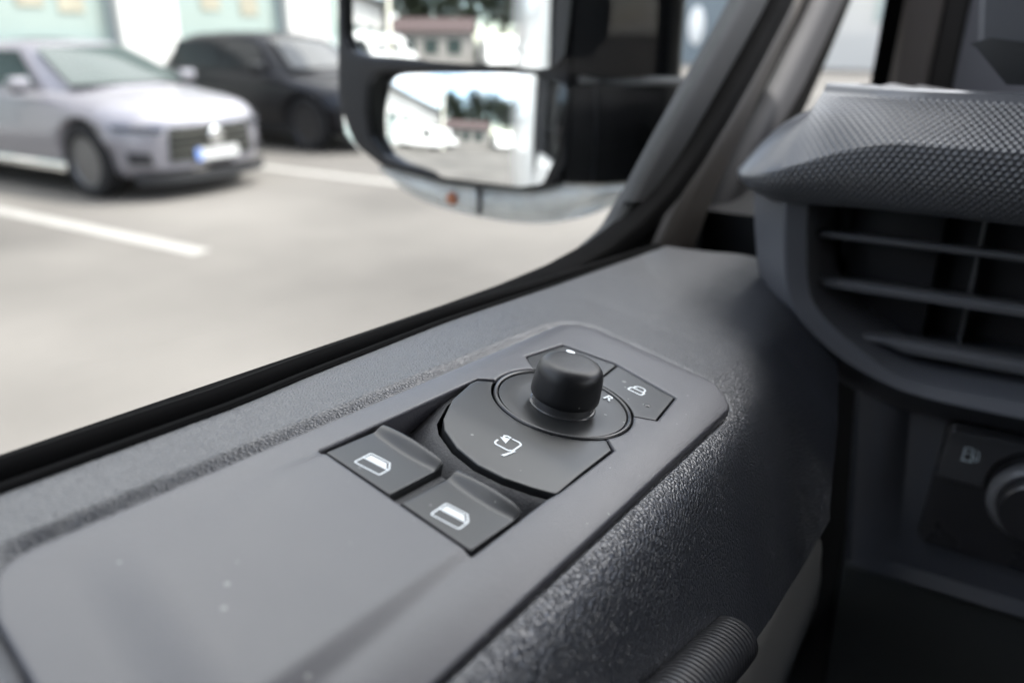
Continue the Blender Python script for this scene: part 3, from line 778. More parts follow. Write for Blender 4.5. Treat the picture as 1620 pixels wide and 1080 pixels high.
# fascia below the vent
mb = MB()
fx = [-.052, -.050, -.046, -.036, -.030, -.022, .0, .3, .7, 1.5]
fy = [.470, .445, .440, .440, .443, .452, .452, .44, .44, .44]
zs = [1.415, 1.40, 1.36, 1.325, 1.312, 1.306, 1.300, 1.296]
secs = []
for zi, z in enumerate(zs):
    row = []
    for x, y in zip(fx, fy):
        yy = y if z > 1.33 else (y * .3 + .440 * .7 if z > 1.308 else .437)
        if x < -.047: yy = y
        if zi >= 6: yy = .455
        row.append(D((x + (1.41 - z) * .095 * (1 if x < 0 else 0), yy, z)))
    secs.append(row)
mb.loft(secs); mb.build('dash_fascia', M['dash'], dash)
mb = MB(); secs = []
for z, y in ((1.304, .470), (1.300, .452), (1.296, .449), (1.20, .462), (1.0, .50), (.7, .56)):
    secs.append([D((x, y + (.03 if i == 0 else 0), z)) for i, x in enumerate((-.045, -.040, -.036, .2, .8, 1.5))])
mb.loft(secs); mb.build('knee_panel', plastic('knee_plastic', (.07, .076, .075), .5, .4, fine=(.0007, .00016)), dash)
# dash bulk behind (fills up to the screen, also keeps light out)
mb = MB(); mb.box(D((.635, .80, 1.02)), (1.63, .5, .92)); mb.box(D((.40, .64, 1.46)), (.92, .2, .1)); mb.box(D((1.02, .55, 1.42)), (.9, .26, .26)); mb.build('dash_carcass', M['dash_dark'], dash)
mb = MB(); mb.loft([[D((x, y, 1.547 - .10 * (y - .54) ** 1.3)) for x in (-.05, .2, .8, 1.55)] for y in (.55, .7, .9, 1.15)]); mb.build('dash_shelf', M['dash'], dash)

# ------------------------------------------------------------------ air vent
vent = thing('air_vent', 'grey framed dashboard air vent with three horizontal slats', 'air vent', (0, .42, 1.46))
def E_(p): return (p[0], p[1] - .42, p[2] - 1.46)
P0 = [(-.119, 1.53), (-.118, 1.505), (-.113, 1.477), (-.107, 1.456), (-.097, 1.442), (-.083, 1.429), (-.065, 1.418), (-.051, 1.411), (-.034, 1.406), (-.01, 1.405), (.032, 1.406), (.25, 1.406)]
P1 = [(-.095, 1.53), (-.094, 1.508), (-.0895, 1.477), (-.084, 1.463), (-.074, 1.4525), (-.059, 1.442), (-.044, 1.4355), (-.035, 1.4325), (-.026, 1.430), (-.010, 1.428), (.028, 1.428), (.25, 1.428)]
P2 = [(-.084, 1.53), (-.083, 1.509), (-.078, 1.473), (-.0705, 1.462), (-.059, 1.4525), (-.046, 1.4445), (-.034, 1.438), (-.027, 1.4355), (-.019, 1.434), (.004, 1.434), (.03, 1.435), (.25, 1.435)]
def rsp(pl, n=80):
    pl = np.array(pl, float); d = np.arange(len(pl)); t = np.linspace(0, len(pl) - 1, n)
    q = np.stack([np.interp(t, d, pl[:, 0]), np.interp(t, d, pl[:, 1])], 1)
    for _ in range(10): q[1:-1] = (q[:-2] + 2 * q[1:-1] + q[2:]) / 4
    return q
q0, q1, q2 = rsp(P0), rsp(P1), rsp(P2); secs = []
for a, b, c in zip(q0, q1, q2):
    s = [E_((a[0] + (a[0] - b[0]) * .02, .475, a[1] - .002)), E_((a[0], .447, a[1]))]
    m1 = a * .5 + b * .5; s += [E_((m1[0], .4285, m1[1]))]
    m2 = a * .06 + b * .94; s += [E_((m2[0], .4165, m2[1])), E_((b[0], .4142, b[1]))]
    m3 = b * .85 + c * .15; s += [E_((m3[0], .4143, m3[1])), E_((c[0] * .92 + b[0] * .08, .419, c[1] * .92 + b[1] * .08)), E_((c[0], .4205, c[1])), E_((c[0] + .001, .47, c[1] + .001)), E_((c[0] + .001, .50, c[1] + .001))]
    secs.append(s)
mb = MB(); mb.loft(secs); mb.build('vent_frame', M['dash_smooth'], vent, 18)
mb = MB(); mb.loft([[E_((-.10, .502, z)), E_((.3, .502, z))] for z in (1.42, 1.53)]); mb.build('duct', M['vane'], vent)
def slat(x0, z, th, tilt=-.005, chord=.030, notch=None):
    q = MB(); secs = []
    for x in sorted(set(list(np.linspace(x0, .25, 40)) + ([notch, notch + .008] if notch else []))):
        k = 1.0
        if notch: k = .55 + .45 * sm(x, notch, notch + .012)
        h = th * k
        e = 0 if x > x0 + .001 else 0
        pr = [(.437, z - h * .75), (.4355, z - h * .35), (.4355, z - h * .1), (.4365, z + .0002), (.440, z + .0006), (.437 + chord, z + tilt), (.437 + chord, z + tilt - h * .4)]
        secs.append([E_((x, y, zz)) for y, zz in pr])
    q.loft(secs, closed=True, cap=True); return q.build('slat', M['slat'], vent, 40)
slat(-.0795, 1.5005, .0040); slat(-.0765, 1.4752, .0058); slat(-.060, 1.4475, .0075, notch=-.040)
for x in (-.047, -.006, .035, .076):
    q = MB(); q.box(E_((x, .487, 1.477)), (.0016 if x > -.03 else .045, .02, .10), bev=.0004)
    q.build('vane', M['vane'] if x < -.03 else M['slat'], vent)

# ------------------------------------------------------------------ light switch panel
lp_ = thing('light_switch_panel', 'black dashboard panel with a fuel flap button and a round rotary knob', 'switch panel', (0, .44, 1.37))
def Lf(y0): return lambda x, y, z: (x * 1e-3, y0 - .44 - z * 1e-3, y * 1e-3)
OUT = rpoly([(-2, 39.5), (-6.5, 30), (-3.5, -28), (1.5, -36), (110, -36), (110, 40)], [6, 10, 10, 8, 8, 8], 6)
OUT = rpoly([(-3.0, 39.5), (-5.5, -35.5), (110, -35), (110, 40)], 7, 8)
sheet('panel_face', OUT, [], 6, lambda x, y: 0, 20, M['gloss'], lp_, round_=1.2, estep=1.5, fn=Lf(.436))
BT = [(-.5, 38.0), (-2.2, 8.2), (28, 7.6), (22.5, 14), (21.8, 20), (25.5, 27), (32, 31), (42, 33.5), (46, 37.5)]
BT = [(-1.0, 36.5), (-2.6, 7.6), (20.5, 7.0), (20.0, 14), (23.0, 23), (30, 30.5), (39, 33.2), (44, 36.5)]
fb = sheet('fuel_button', rpoly(BT, [3, 1.2, 1, 3, 8, 8, 3, 1], 5), [], 2.5, lambda x, y: 2.2 + .0 * x, 3, plastic('fuel_button_plastic', (.06, .061, .066), .3, .7), lp_, round_=1.4, estep=.8, fn=Lf(.436))
mb = MB(); g = Lf(.4336)
def fo(x, y, z): return g(10.5 + x * .95, 24.5 + y * .95, z + .1)
mb.ribbon(rpoly([(-3.0, 4.0), (1.2, 4.0), (1.2, -3.6), (-3.0, -3.6)], .8, 3), .6, 0, True, fo)
mb.ribbon([(-2.8, 1.0), (1.1, 1.0)], .5, 0, False, fo); mb.ribbon([(-3.9, -3.7), (2.1, -3.7)], .6, 0, False, fo)
mb.ribbon([(1.2, .2), (2.4, .1), (2.7, -2.4), (3.5, -2.9), (4.2, -2.2), (4.2, 1.6), (2.6, 3.6)], .55, 0, False, fo)
mb.build('fuel_icon', M['print_dim'], fb, smooth=None)
mb = MB(); mb.lathe([(0, .018), (.0155, .018), (.0165, .0172), (.0168, .016), (.0168, .010), (.0172, .009), (.0205, .0075), (.0215, .006), (.022, .003), (.022, -.002)], 72, (0, 0, 0), 'y')
mb.v = [(x + .0435, (.434 - .44) - y, z + .0085) for x, y, z in mb.v]
rk = mb.build('rotary_knob', M['gloss'], lp_)
mb = MB(); mb.lathe([(.0172, .0085), (.0176, .0098), (.0192, .0098), (.0212, .0080), (.0222, .0055), (.0222, .0045)], 72, (0, 0, 0), 'y')
mb.v = [(x + .0435, (.4335 - .44) - y, z + .0085) for x, y, z in mb.v]; mb.build('knob_ring', M['slat'], rk)

# ------------------------------------------------------------------ instrument hood
hood = thing('instrument_hood', 'faceted dark grey instrument hood standing on the dashboard top', 'instrument hood', (0, .55, 1.57))
mb = MB(); secs = []
for y, k in ((.47, 1.0), (.474, .0), (.60, .0), (.72, .002)):
    i_ = .003 * k
    secs.append([(x, y - .55, z - 1.57) for x, z in ((-.0285 + i_, 1.645 - i_), (-.0285 + i_, 1.612), (-.0255 + i_, 1.5925), (-.010 + i_, 1.5755 + i_), (.30, 1.5755 + i_), (.30, 1.645 - i_))])
mb.loft(secs, closed=True, cap=True); mb.build('hood_shell', plastic('hood_plastic', (.085, .088, .10), .5, .5, fine=(.0007, .00016)), hood, 25)
mb = MB(); mb.loft([[(-.0265, -.052, .0230), (-.0262, -.052, .0218), (-.0108, -.052, .0050), (-.0085, -.052, .0035)], [(-.0285, -.080, .0235), (-.0250, -.0835, .0210), (-.0095, -.0835, .0050), (.20, -.0835, .0040)], [(-.02, -.0838, .026), (.0, -.0838, .0235), (.1, -.0838, .0235), (.20, -.0838, .0235)]]); mb.build('hood_facet', M['dash_dark'], hood, 25)

# ------------------------------------------------------------------ wing mirror
mn = Vector((.316, -.949, 0)).normalized(); me1 = Vector((-mn.y, mn.x, 0)); Pm = Vector((-.42, .60, 1.53))
MM = Matrix.Translation(Pm) @ Matrix((me1, Vector((0, 0, 1)), mn)).transposed().to_4x4()   # local x right, y up, z towards the viewer
wm = thing('wing_mirror', 'black van wing mirror with a tall upper glass and a wide-angle lower glass', 'wing mirror', mat4=MM)
RIM = [(-.1156, .30), (-.1160, .0938), (-.1225, .0142), (-.1195, -.0025), (-.1092, -.0306), (-.0853, -.0484), (-.024, -.0623), (.0536, -.0659), (.0790, -.0600), (.0925, -.0400), (.093, .30)]
UP = [(-.1098, .27), (-.1100, .0938), (-.1108, .0654), (-.104, .0523), (-.091, .0481), (-.0204, .0450), (.0585, .0405), (.0728, .0417), (.0802, .0523), (.0846, .0923), (.083, .27)]
LO = [(-.0831, .0322), (-.0691, .0345), (.0222, .0339), (.0619, .0324), (.0753, .0233), (.0761, .0092), (.0711, -.0289), (.0611, -.0554), (.0454, -.0588), (-.0074, -.0552), (-.0614, -.0452), (-.079, -.0389), (-.0929, -.0222), (-.0945, -.0008), (-.0903, .0240)]
def mmf(x, y, z): return (x, y, z)
sheet('mirror_rim', rpoly(RIM, .012, 4), [rpoly(UP, .006, 4), rpoly(LO, .006, 4)], .012, lambda x, y: 0, .004, M['mirror_rim'], wm, round_=.003, estep=.006, fn=mmf)
def view_dir(P): return (PO * 0 + Vector(P) - Vector((0, 0, 1.6))).normalized()
def aim(x, y, rx):
    P = MM @ Vector((x, y, 0)); n_ = (Vector(rx).normalized() - view_dir(P)).normalized()
    return MM.to_3x3().inverted() @ n_
def mglass(name, loop, c, rdir, Rad, label=None):
    nl = aim(c[0], c[1], rdir)
    def h(x, y):
        dx, dy = x - c[0], y - c[1]
        return .0005 - (nl.x * dx + nl.y * dy) / nl.z * 1.0 - (dx * dx + dy * dy) / (2 * Rad)
    return sheet(name, loop, [], .006, h, .002, M['silvered'], wm, estep=.006, fn=mmf, smooth=60, label=label)
UPg = rpoly([(p[0] * 1.10 + .008 * 0, p[1] + (.002 if p[1] > .2 else -.002)) for p in UP], .006, 4); LOg = rpoly([(p[0] * 1.3 - .008, (p[1] + .012) * 1.05 - .012) for p in LO], .006, 4)
mglass('upper_glass', UPg, (-.01, .095), (-.12, -1, .10), 1.5)
mglass('lower_glass', LOg, (-.01, -.012), (-.22, -1, .03), .60)
# housing behind the rim + arm
mb = MB(); secs = []
for z, k, dy in ((-.010, 1.0, 0), (-.03, 1.035, -.002), (-.08, 1.0, .0), (-.12, .85, .01), (-.135, .5, .05)):
    secs.append([((x + .012) * k - .012, (y - .1) * k + .1 + dy, z) for x, y in rpoly(RIM, .014, 5)])
secs.insert(0, [(x * .97, (y - .1) * .97 + .1, -.034) for x, y, z in secs[0]])
mb.loft(secs, closed=True, cap=True); mb.build('mirror_housing', M['mirror_black'], wm)
mb = MB(); secs = []
for x, zf, yb, yt in ((.086, -.006, -.058, .30), (.094, .0, -.0585, .30), (.120, .001, -.0575, .30), (.150, -.008, -.056, .30), (.172, -.02, -.052, .30), (.180, -.035, -.045, .30)):
    secs.append([(x, yt, -.12), (x, yt, zf), (x, .034, zf), (x, .0335, zf - .004), (x, .0255, zf - .004), (x, .025, zf), (x, yb + .004, zf), (x, yb, zf - .005), (x, yb, -.12)])
mb.loft(secs, closed=True, cap=True); mb.build('mirror_arm_cover', M['mirror_black'], wm)
mb = MB(); mb.loft([[(.100, .0335, -.003), (.190, .0325, -.02)], [(.100, .0295, .001), (.190, .0285, -.016)], [(.100, .0265, -.001), (.190, .0255, -.018)]]); mb.build('lit_arm_top', plastic('lit_top_plastic', (.16, .16, .155), .5), wm)  # pale strip paints the light on top of the arm
mb = MB(); mb.loft([[(.1125 + .002 * math.sin(3 * t), .026 - .083 * t, -.0005), (.1145 + .002 * math.sin(3 * t), .026 - .083 * t, .0022), (.1165 + .002 * math.sin(3 * t), .026 - .083 * t, .0005)] for t in np.linspace(0, 1, 12)]); mb.build('arm_edge', M['mirror_rim'], wm)
# clear indicator lens under the housing
top = [(-.0853, -.0484), (-.055, -.056), (-.024, -.0623), (.015, -.0645), (.0536, -.0659), (.079, -.0600), (.11, -.0585), (.1553, -.0580)]
bot = [(-.0900, -.0560), (-.0680, -.0790), (-.0124, -.0950), (.030, -.1000), (.0656, -.1010), (.1050, -.0930), (.1480, -.0730), (.1600, -.0600)]
secs = []
for (a, b) in zip(rsp([(p[0], p[1]) for p in top], 50), rsp(bot, 50)):
    s = []
    for k in range(9):
        t = k / 8; q = a + (b - a) * t; s.append((q[0], q[1], -.022 + .020 * max(0, math.sin(math.pi * min(1, t + .12))) ** .6))
    s.append((b[0], b[1] + .004, -.06)); s.append((a[0], a[1], -.06)); secs.append(s)
mb = MB(); mb.loft(secs, closed=True, cap=True); ln = mb.build('indicator_lens', M['lens'], wm)
mb = MB(); mb.box((.0105, -.078, -.002), (.004, .024, .006), bev=.001); mb.build('lens_divider', M['sash'], ln)
mb = MB(); mb.lathe([(0, .003), (.004, .0025), (.0065, 0), (.0065, -.006)], 20, (-.0160, -.0765, -.0035)); mb.build('indicator_bulb', M['amber'], ln)

# ------------------------------------------------------------------ cars
def car(name, label, group, nose, yc, paint, glass, kind, H):
    c = thing(name, label, 'car', (nose, yc, 0), 0, group)
    W = .93; Lc = 4.68; SUV = kind == 'suv'
    zb = .24; belt = 1.02 if not SUV else 1.03; lift = .07 if not SUV else .05
    def ztop(x):
        return lerp(x, [0, .06, .2, .6, 1.25, 2.0, 3.6, 4.2, 4.55, 4.68], [.62, .74, .81, .875, belt - .01, belt, belt + .03, belt + .04, belt, .9]) + lift * (1 - sm(x, .5, 1.35))
    def hwid(x):
        a = min(1, x / .75); b_ = min(1, (Lc - x) / .7)
        return W * min((1 - (1 - a) ** 2.6) ** (1 / 2.6) if a > 0 else 0, (1 - (1 - b_) ** 2.8) ** (1 / 2.8) if b_ > 0 else 0)
    secs = []
    for x in [0.004, .015, .04, .08, .14, .22, .35, .5, .7, .9, 1.1, 1.3, 1.7, 2.2, 2.7, 3.2, 3.6, 3.9, 4.15, 4.35, 4.5, 4.6, 4.65, 4.675]:
        h = max(.08, hwid(x)); zt = ztop(x); rise = .10 * (1 - sm(x, 0, .3)); rd = 1 - sm(x, .8, 1.5)
        half = [(0, zt + .02), (.35 * h, zt + .018), (.62 * h, zt + .008), (.82 * h, zt - .012 - .03 * rd), (.91 * h, zt - .04 - .06 * rd), (.955 * h, zt - .10 - .06 * rd), (.975 * h, zt - .19 - .03 * rd), (h, .62), (.985 * h, .5), (.975 * h, .38), (.96 * h, .30), (.90 * h, zb + rise), (.4 * h, zb + rise - .01), (0, zb + rise - .01)]
        secs.append([(-x, y, z) for y, z in half] + [(-x, -y, z) for y, z in half[-2:0:-1]])
    mb = MB(); mb.loft(secs, closed=True, cap=True); body = mb.build('body', paint, c, 40)
    # wheel arches cut by boolean
    wx = (.86, 3.72); wr = .365
    mb = MB()
    for x in wx:
        for sy in (-1, 1): mb.lathe([(wr + .055, .62 if sy > 0 else -1.1), (wr + .055, 1.1 if sy > 0 else -.62)], 40, (-x, 0, wr + .01), 'y')
    cut = mb.build('cutter', None, None); cut.parent = c
    md = body.modifiers.new('arch', 'BOOLEAN'); md.object = cut; md.operation = 'DIFFERENCE'; md.solver = 'EXACT'
    bpy.context.view_layer.update()
    nm = bpy.data.meshes.new_from_object(body.evaluated_get(bpy.context.evaluated_depsgraph_get()))
    body.modifiers.clear(); body.data = nm
    bpy.data.objects.remove(cut)
    # cabin
    rz0 = H
    base = [(1.22, .60), (1.15, .0)]
    def cab(x, y, z): return (-x, y, z)
    roof_f, roof_r = (2.15, 3.45) if not SUV else (1.95, 3.75)
    tail = 4.25 if not SUV else 4.45
    lv = []
    for z, xf, xr, hw in ((belt - .02, 1.15, tail, .82), (belt + .05, 1.27, tail - .1, .80), (rz0 - .14, roof_f - .25, roof_r + .28, .66), (rz0 - .05, roof_f - .03, roof_r + .06, .60), (rz0 - .012, roof_f + .14, roof_r - .15, .52), (rz0, roof_f + .5, roof_r - .5, .3)):
        ring = []
        for t in np.linspace(0, 2 * math.pi, 48, endpoint=False):
            cx_, sx_ = math.cos(t), math.sin(t)
            e = 3.6; k = (abs(cx_) ** e + abs(sx_) ** e) ** (-1 / e)
            x = (xf + xr) / 2 - (xr - xf) / 2 * cx_ * k; y = hw * sx_ * k
            if cx_ > 0: x += -.10 * (1 - (y / hw) ** 2) * (1 if z < rz0 - .1 else .5)
            ring.append((-x, y, z))
        lv.append(ring)
    mb = MB(); mb.loft(lv, closed=True, cap=True); mb.build('cabin', paint if not SUV else M['black_paint'], c, 50)
    rows = []
    for x in np.linspace(roof_f + .06, roof_r - .05, 12):
        rows.append([(-x, y, rz0 + .012 - .06 * (abs(y) / .56) ** 2.4 - .05 * (1 - sm(x, roof_f, roof_f + .5)) - .05 * sm(x, roof_r - .5, roof_r)) for y in np.linspace(-.5, .5, 11)])
    mb = MB(); mb.loft(rows); mb.build('roof_panel', M['black_trim'], c, 60)
    # glass as plates standing just proud of the cabin
    def cabpt(fz, y):                  # windscreen point at height fraction
        z = belt + .04 + (rz0 - .075 - belt - .04) * fz
        xf = lerp(z, [belt - .02, belt + .05, rz0 - .14, rz0 - .05], [1.15, 1.27, roof_f - .25, roof_f - .03]); hw = lerp(z, [belt - .02, belt + .05, rz0 - .14, rz0 - .05], [.82, .80, .66, .60])
        return z, xf, hw
    rows = []
    for fz in np.linspace(0, 1, 8):
        z, xf, hw = cabpt(fz, 0); row = []
        for q in np.linspace(-.84, .84, 13):
            y = q * hw; x = xf - .10 * (1 - q * q) + .10 * abs(q) ** 5
            row.append((-x + .022, y, z + .012))
        rows.append(row)
    mb = MB(); mb.loft(rows); mb.build('windscreen', glass, c, 60)
    for sy in (-1, 1):
        for (xa, xb, xc, xd) in ((1.62, roof_f + .02, 2.62, 2.62), (2.68, 2.68, roof_r - .05, 3.78)):
            rows = []
            for fz in np.linspace(.0, .93, 5):
                z, xf, hw = cabpt(fz, 0)
                l0 = xa + (xb - xa) * fz; l1 = xd + (xc - xd) * fz
                rows.append([(-x, sy * (hw + .008), z) for x in np.linspace(l0, l1, 8)])
            mb = MB(); mb.loft(rows); mb.build('side_window', glass, c, 60)
    def fx_(y): a = min(1, abs(y) / W); return -.75 * (1 - (1 - a ** 2.6) ** (1 / 2.6))
    def fpanel(nm_, pts, off, m, parent=c, n=14, dp=.03):
        """front panel from (y, z) corner quad, following the curved nose"""
        (ya, za), (yb, zb_), (yc_, zc), (yd, zd) = pts; rows = []
        for t in np.linspace(0, 1, 5):
            rows.append([(fx_(y) + off - .02 * (t if nm_ != 'x' else 0), y, z) for y, z in ((((ya + (yb - ya) * s) * (1 - t) + (yd + (yc_ - yd) * s) * t), ((za + (zb_ - za) * s) * (1 - t) + (zd + (zc - zd) * s) * t)) for s in np.linspace(0, 1, n))])
        q = MB(); q.loft(rows); q.loft([[(p[0] - dp, p[1], p[2]) for p in rows[0]], rows[0]]); q.loft([rows[-1], [(p[0] - dp, p[1], p[2]) for p in rows[-1]]]); return q.build(nm_, m, parent, 40)
    g_ = fpanel('grille', [(-.52, .38), (.52, .38), (.48, .70), (-.48, .70)], .02, M['grille'] if not SUV else M['black_trim'])
    for k in range(4): fpanel('grille_bar', [(-.48, .45 + .065 * k), (.48, .45 + .065 * k), (.48, .458 + .065 * k), (-.48, .458 + .065 * k)], .028, M['grille_bar'] if not SUV else M['grey_trim'], g_)
    q = MB(); q.lathe([(.0, .008), (.075, .008), (.085, 0), (.085, -.01)], 24, (.0, 0, 0), 'y'); q.v = [(.035 + y, x, z + .585) for x, y, z in q.v]; q.build('badge', M['chrome'], g_)
    pl_ = fpanel('number_plate', [(-.26, .37), (.26, .37), (.26, .48), (-.26, .48)], .050, M['plate'])
    fpanel('country_band', [(-.26, .371), (-.205, .371), (-.205, .479), (-.26, .479)], .054, M['plate_blue'], pl_)
    fpanel('lower_lip', [(-.80, .17), (.80, .17), (.80, .27), (-.80, .27)], .045, M['black_trim'])
    for sy in (-1, 1):
        fpanel('headlight', [(sy * .55, .655), (sy * .87, .69), (sy * .88, .745), (sy * .53, .715)], .030, M['headlamp'])
        fpanel('bumper_intake', [(sy * .66, .36), (sy * .82, .38), (sy * .82, .48), (sy * .66, .47)], .030, M['black_trim'])
        q = MB(); q.box((-1.62, sy * .99, belt + .07), (.12, .20, .13), bev=.035); mo = q.build('side_mirror', paint, c); q = MB(); q.box((-1.66, sy * .985, belt + .0), (.1, .12, .05), bev=.015); q.build('mirror_foot', M['black_trim'], mo)
        q = MB(); q.box((-2.3, sy * .905, .285), (2.2, .03, .10), bev=.012); q.build('sill_strip', M['chrome'] if not SUV else M['black_trim'], c)
        for x in wx:
            q = MB(); q.lathe([(.24, -.10), (wr - .02, -.11), (wr, -.08), (wr, .08), (wr - .02, .11), (.25, .105)], 40, (0, 0, 0), 'y', False); q.v = [(a - x, sy * (b + .80), z + wr) for a, b, z in q.v]; w_ = q.build('wheel', M['tyre'], c)
            q = MB(); q.lathe([(.255, .08), (.25, .10), (.235, .09), (.225, .03), (0, .02)], 40, (0, 0, 0), 'y')
            for k in range(5):
                a = 2 * math.pi * k / 5 + .3; da = .17
                q.add([(r_ * math.cos(a + s_ * d_), .085 - .02 * (r_ < .1), r_ * math.sin(a + s_ * d_)) for r_, d_ in ((.05, .5), (.235, da)) for s_ in (-1, 1)] + [(r_ * math.cos(a + s_ * d_), .03, r_ * math.sin(a + s_ * d_)) for r_, d_ in ((.05, .5), (.235, da)) for s_ in (-1, 1)], [(0, 1, 3, 2), (0, 2, 6, 4), (1, 5, 7, 3)])
            q.v = [(a - x, sy * (b + .80), z + wr) for a, b, z in q.v]; q.build('rim', M['rim'] if not SUV else M['rim_dark'], w_)
    return c
car('parked_car', 'silver lilac saloon parked nose-out nearest the van', 'cars parked in front of the shop', -7.0, 5.5, M['silver_paint'], M['car_glass'], 'saloon', 1.49)
car('parked_car', 'black crossover parked beyond the silver saloon', 'cars parked in front of the shop', -7.55, 9.05, M['black_paint'], M['dark_glass'], 'suv', 1.55)

# ------------------------------------------------------------------ shop building along the parking bays
XB = -13.0
shop = thing('shop_building', 'white shop building with large teal windows behind the parked cars', 'building', (XB, 8, 0))
per = 3.74; y_first = 9.22 - 14 * per; npil = 21
mb = MB(); ROOF = 5.2
for k in range(npil): mb.box((-.25, y_first + k * per - 8, 1.55), (.5, 1.1, 3.1))
mb.box((-.25, y_first + (npil - 1) * per / 2 - 8, 4.15), (.5, (npil - 1) * per + 1.1, 2.1)); mb.box((-.27, y_first + (npil - 1) * per / 2 - 8, .14), (.42, (npil - 1) * per, .28))
mb.box((-6.5, y_first - .35 - 8, 2.6), (12, .3, 5.2))
mb.build('wall', M['white_wall'], shop, None)
mb = MB(); mb.box((.12, y_first + (npil - 1) * per / 2 - 8, ROOF + .14), (.9, (npil - 1) * per + 1.6, .28)); mb.build('roof_fascia', M['dark_edge'], shop, None)
proto = {}
for k in range(npil - 1):
    yc = y_first + (k + .5) * per - 8; wd = per - 1.1
    if not proto:
        q = MB()
        for (yy, zz, dy, dz) in ((0, 3.06, wd, .08), (0, .32, wd, .08), (-wd / 2 + .04, 1.69, .08, 2.66), (wd / 2 - .04, 1.69, .08, 2.66)): q.box((-.22, yy, zz), (.08, dy, dz))
        proto['f'] = q.build('window_frame', M['alu'], shop, None)
        q = MB(); q.box((-.25, 0, 2.22), (.02, wd - .16, 1.6)); proto['p'] = q.build('pane', M['teal_glass'], proto['f'], None)
        q = MB(); q.box((-.25, 0, .89), (.024, wd - .16, 1.06)); proto['q'] = q.build('frosted_panel', M['teal_pale'], proto['f'], None)
        proto['f'].location.y = yc; continue
    nf = proto['f'].copy(); COL.objects.link(nf); nf.parent = shop; nf.location.y = yc
    for s in ('p', 'q'):
        ch = proto[s].copy(); COL.objects.link(ch); ch.parent = nf
M['poster'] = plastic('faded_poster', (.27, .25, .19), .5, vary=.5, vscale=3)
for i, y in enumerate((6.55, 7.35, 8.0, 10.7, 11.6)):
    q = MB(); q.box((-.225, y - 8, 2.02 + .08 * (i % 2)), (.012, .42, .34)); q.build('poster', M['poster'], shop, None)

# far end: grey hall and white hall
o = thing('grey_hall', 'low grey-blue clad hall at the end of the parking lot', 'building', (-15, 40, 0))
mb = MB(); mb.box((-1.0, 3, 2.6), (11, 6, 5.2)); mb.build('wall', M['hall_grey'], o, None)
q = MB(); q.box((-1.0, 2.9, 5.35), (11.4, 6.4, .3)); q.build('roof', M['dark_edge'], o, None)
for x in (-5.5, -3.4, -1.3): q = MB(); q.box((x, -.02, 1.5), (1.6, .06, 2.0)); q.build('window', M['car_glass'], o, None)
q = MB(); q.lathe([(0, .12), (.3, .1), (.42, .04), (.42, 0)], 28, (0, 0, 0), '-y'); q.v = [(x * .9 + .75, y - .04, z * 2.1 + 1.75) for x, y, z in q.v]; q.build('wall_disc', M['white_paint'], o)
o = thing('white_hall', 'tall white rendered hall seen through the quarter window', 'building', (-5.5, 38, 0))
mb = MB(); mb.box((2.0, 4, 3.5), (12, 8, 7)); mb.build('wall', M['white_wall'], o, None)
q = MB(); q.box((2.0, 4, 7.1), (12.4, 8.4, .3)); q.build('roof', M['dark_edge'], o, None)
for x in (-2.6, 0.2, 3.0): q = MB(); q.box((x, -.03, 2.4), (1.4, .08, 1.1)); q.build('window', M['teal_pale'], o, None)

# ------------------------------------------------------------------ behind the van, seen in the mirrors
o = thing('red_roofed_kiosk', 'low kiosk with a dull brownish red roof behind the van, seen in the mirror', 'building', (-6.5, -36, 0))
q = MB(); q.box((0, 0, 1.3), (7, 3, 2.6)); q.build('wall', plastic('kiosk_render', (.20, .19, .18), .8, .2), o, None)
q = MB(); q.loft([[(-3.8, 1.9, 2.6), (-3.8, 0, 3.7), (-3.8, -1.9, 2.6)], [(3.8, 1.9, 2.6), (3.8, 0, 3.7), (3.8, -1.9, 2.6)]]); q.loft([[(-3.8, 1.9, 2.58), (3.8, 1.9, 2.58)], [(-3.8, -1.9, 2.58), (3.8, -1.9, 2.58)]]); q.build('roof', M['red_roof'], o, None)
for x in (-2, 0, 2): q = MB(); q.box((x, 1.52, 1.5), (1.2, .06, 1.1)); q.build('window', M['car_glass'], o, None)
def box_van(x, y, rz, label):
    c = thing('white_van', label, 'van', (x, y, 0), rz, 'white vans behind, seen in the mirror')
    q = MB(); prof = [(0, .45), (.02, .95), (.35, 1.15), (.95, 1.95), (1.35, 2.2), (5.2, 2.25), (5.3, 2.1), (5.3, .45)]
    q.loft([[(-a + 2.6, y_ * (1 if z < 1.1 else .93), z) for a, z in prof] for y_ in (-.98, -.9, .9, .98)], closed=True, cap=True); q.build('body', M['white_paint'], c, 40)
    q = MB(); q.loft([[(2.6 - a + .02, y_, z + .01) for a, z in ((.42, 1.22), (.93, 1.88))] for y_ in np.linspace(-.78, .78, 6)]); q.build('windscreen', M['dark_glass'], c)
    for sy in (-1, 1):
        q = MB(); q.loft([[(2.6 - a, sy * .985 * (.975 if z > 1.2 else 1), z) for a in (.75 if z < 1.5 else 1.2, 1.9)] for z in (1.2, 1.85)]); q.build('side_window', M['dark_glass'], c)
        for xx in (-.85, -4.3):
            q = MB(); q.lathe([(0, .1), (.22, .1), (.24, .12), (.34, .11), (.35, .05), (.35, -.1), (0, -.1)], 28, (0, 0, 0), 'y'); q.v = [(a + 2.6 + xx, sy * (b + .86), z + .35) for a, b, z in q.v]; q.build('wheel', M['tyre'], c)
    return c
box_van(-9.4, -22, 0, 'white van parked beside the shop, nearest in the mirror')
box_van(-1.0, -33, R(80), 'white van standing across the lane, at the inner edge of the mirror')
box_van(-9.3, -28.5, 0, 'white van parked beside the shop, farther off in the mirror')
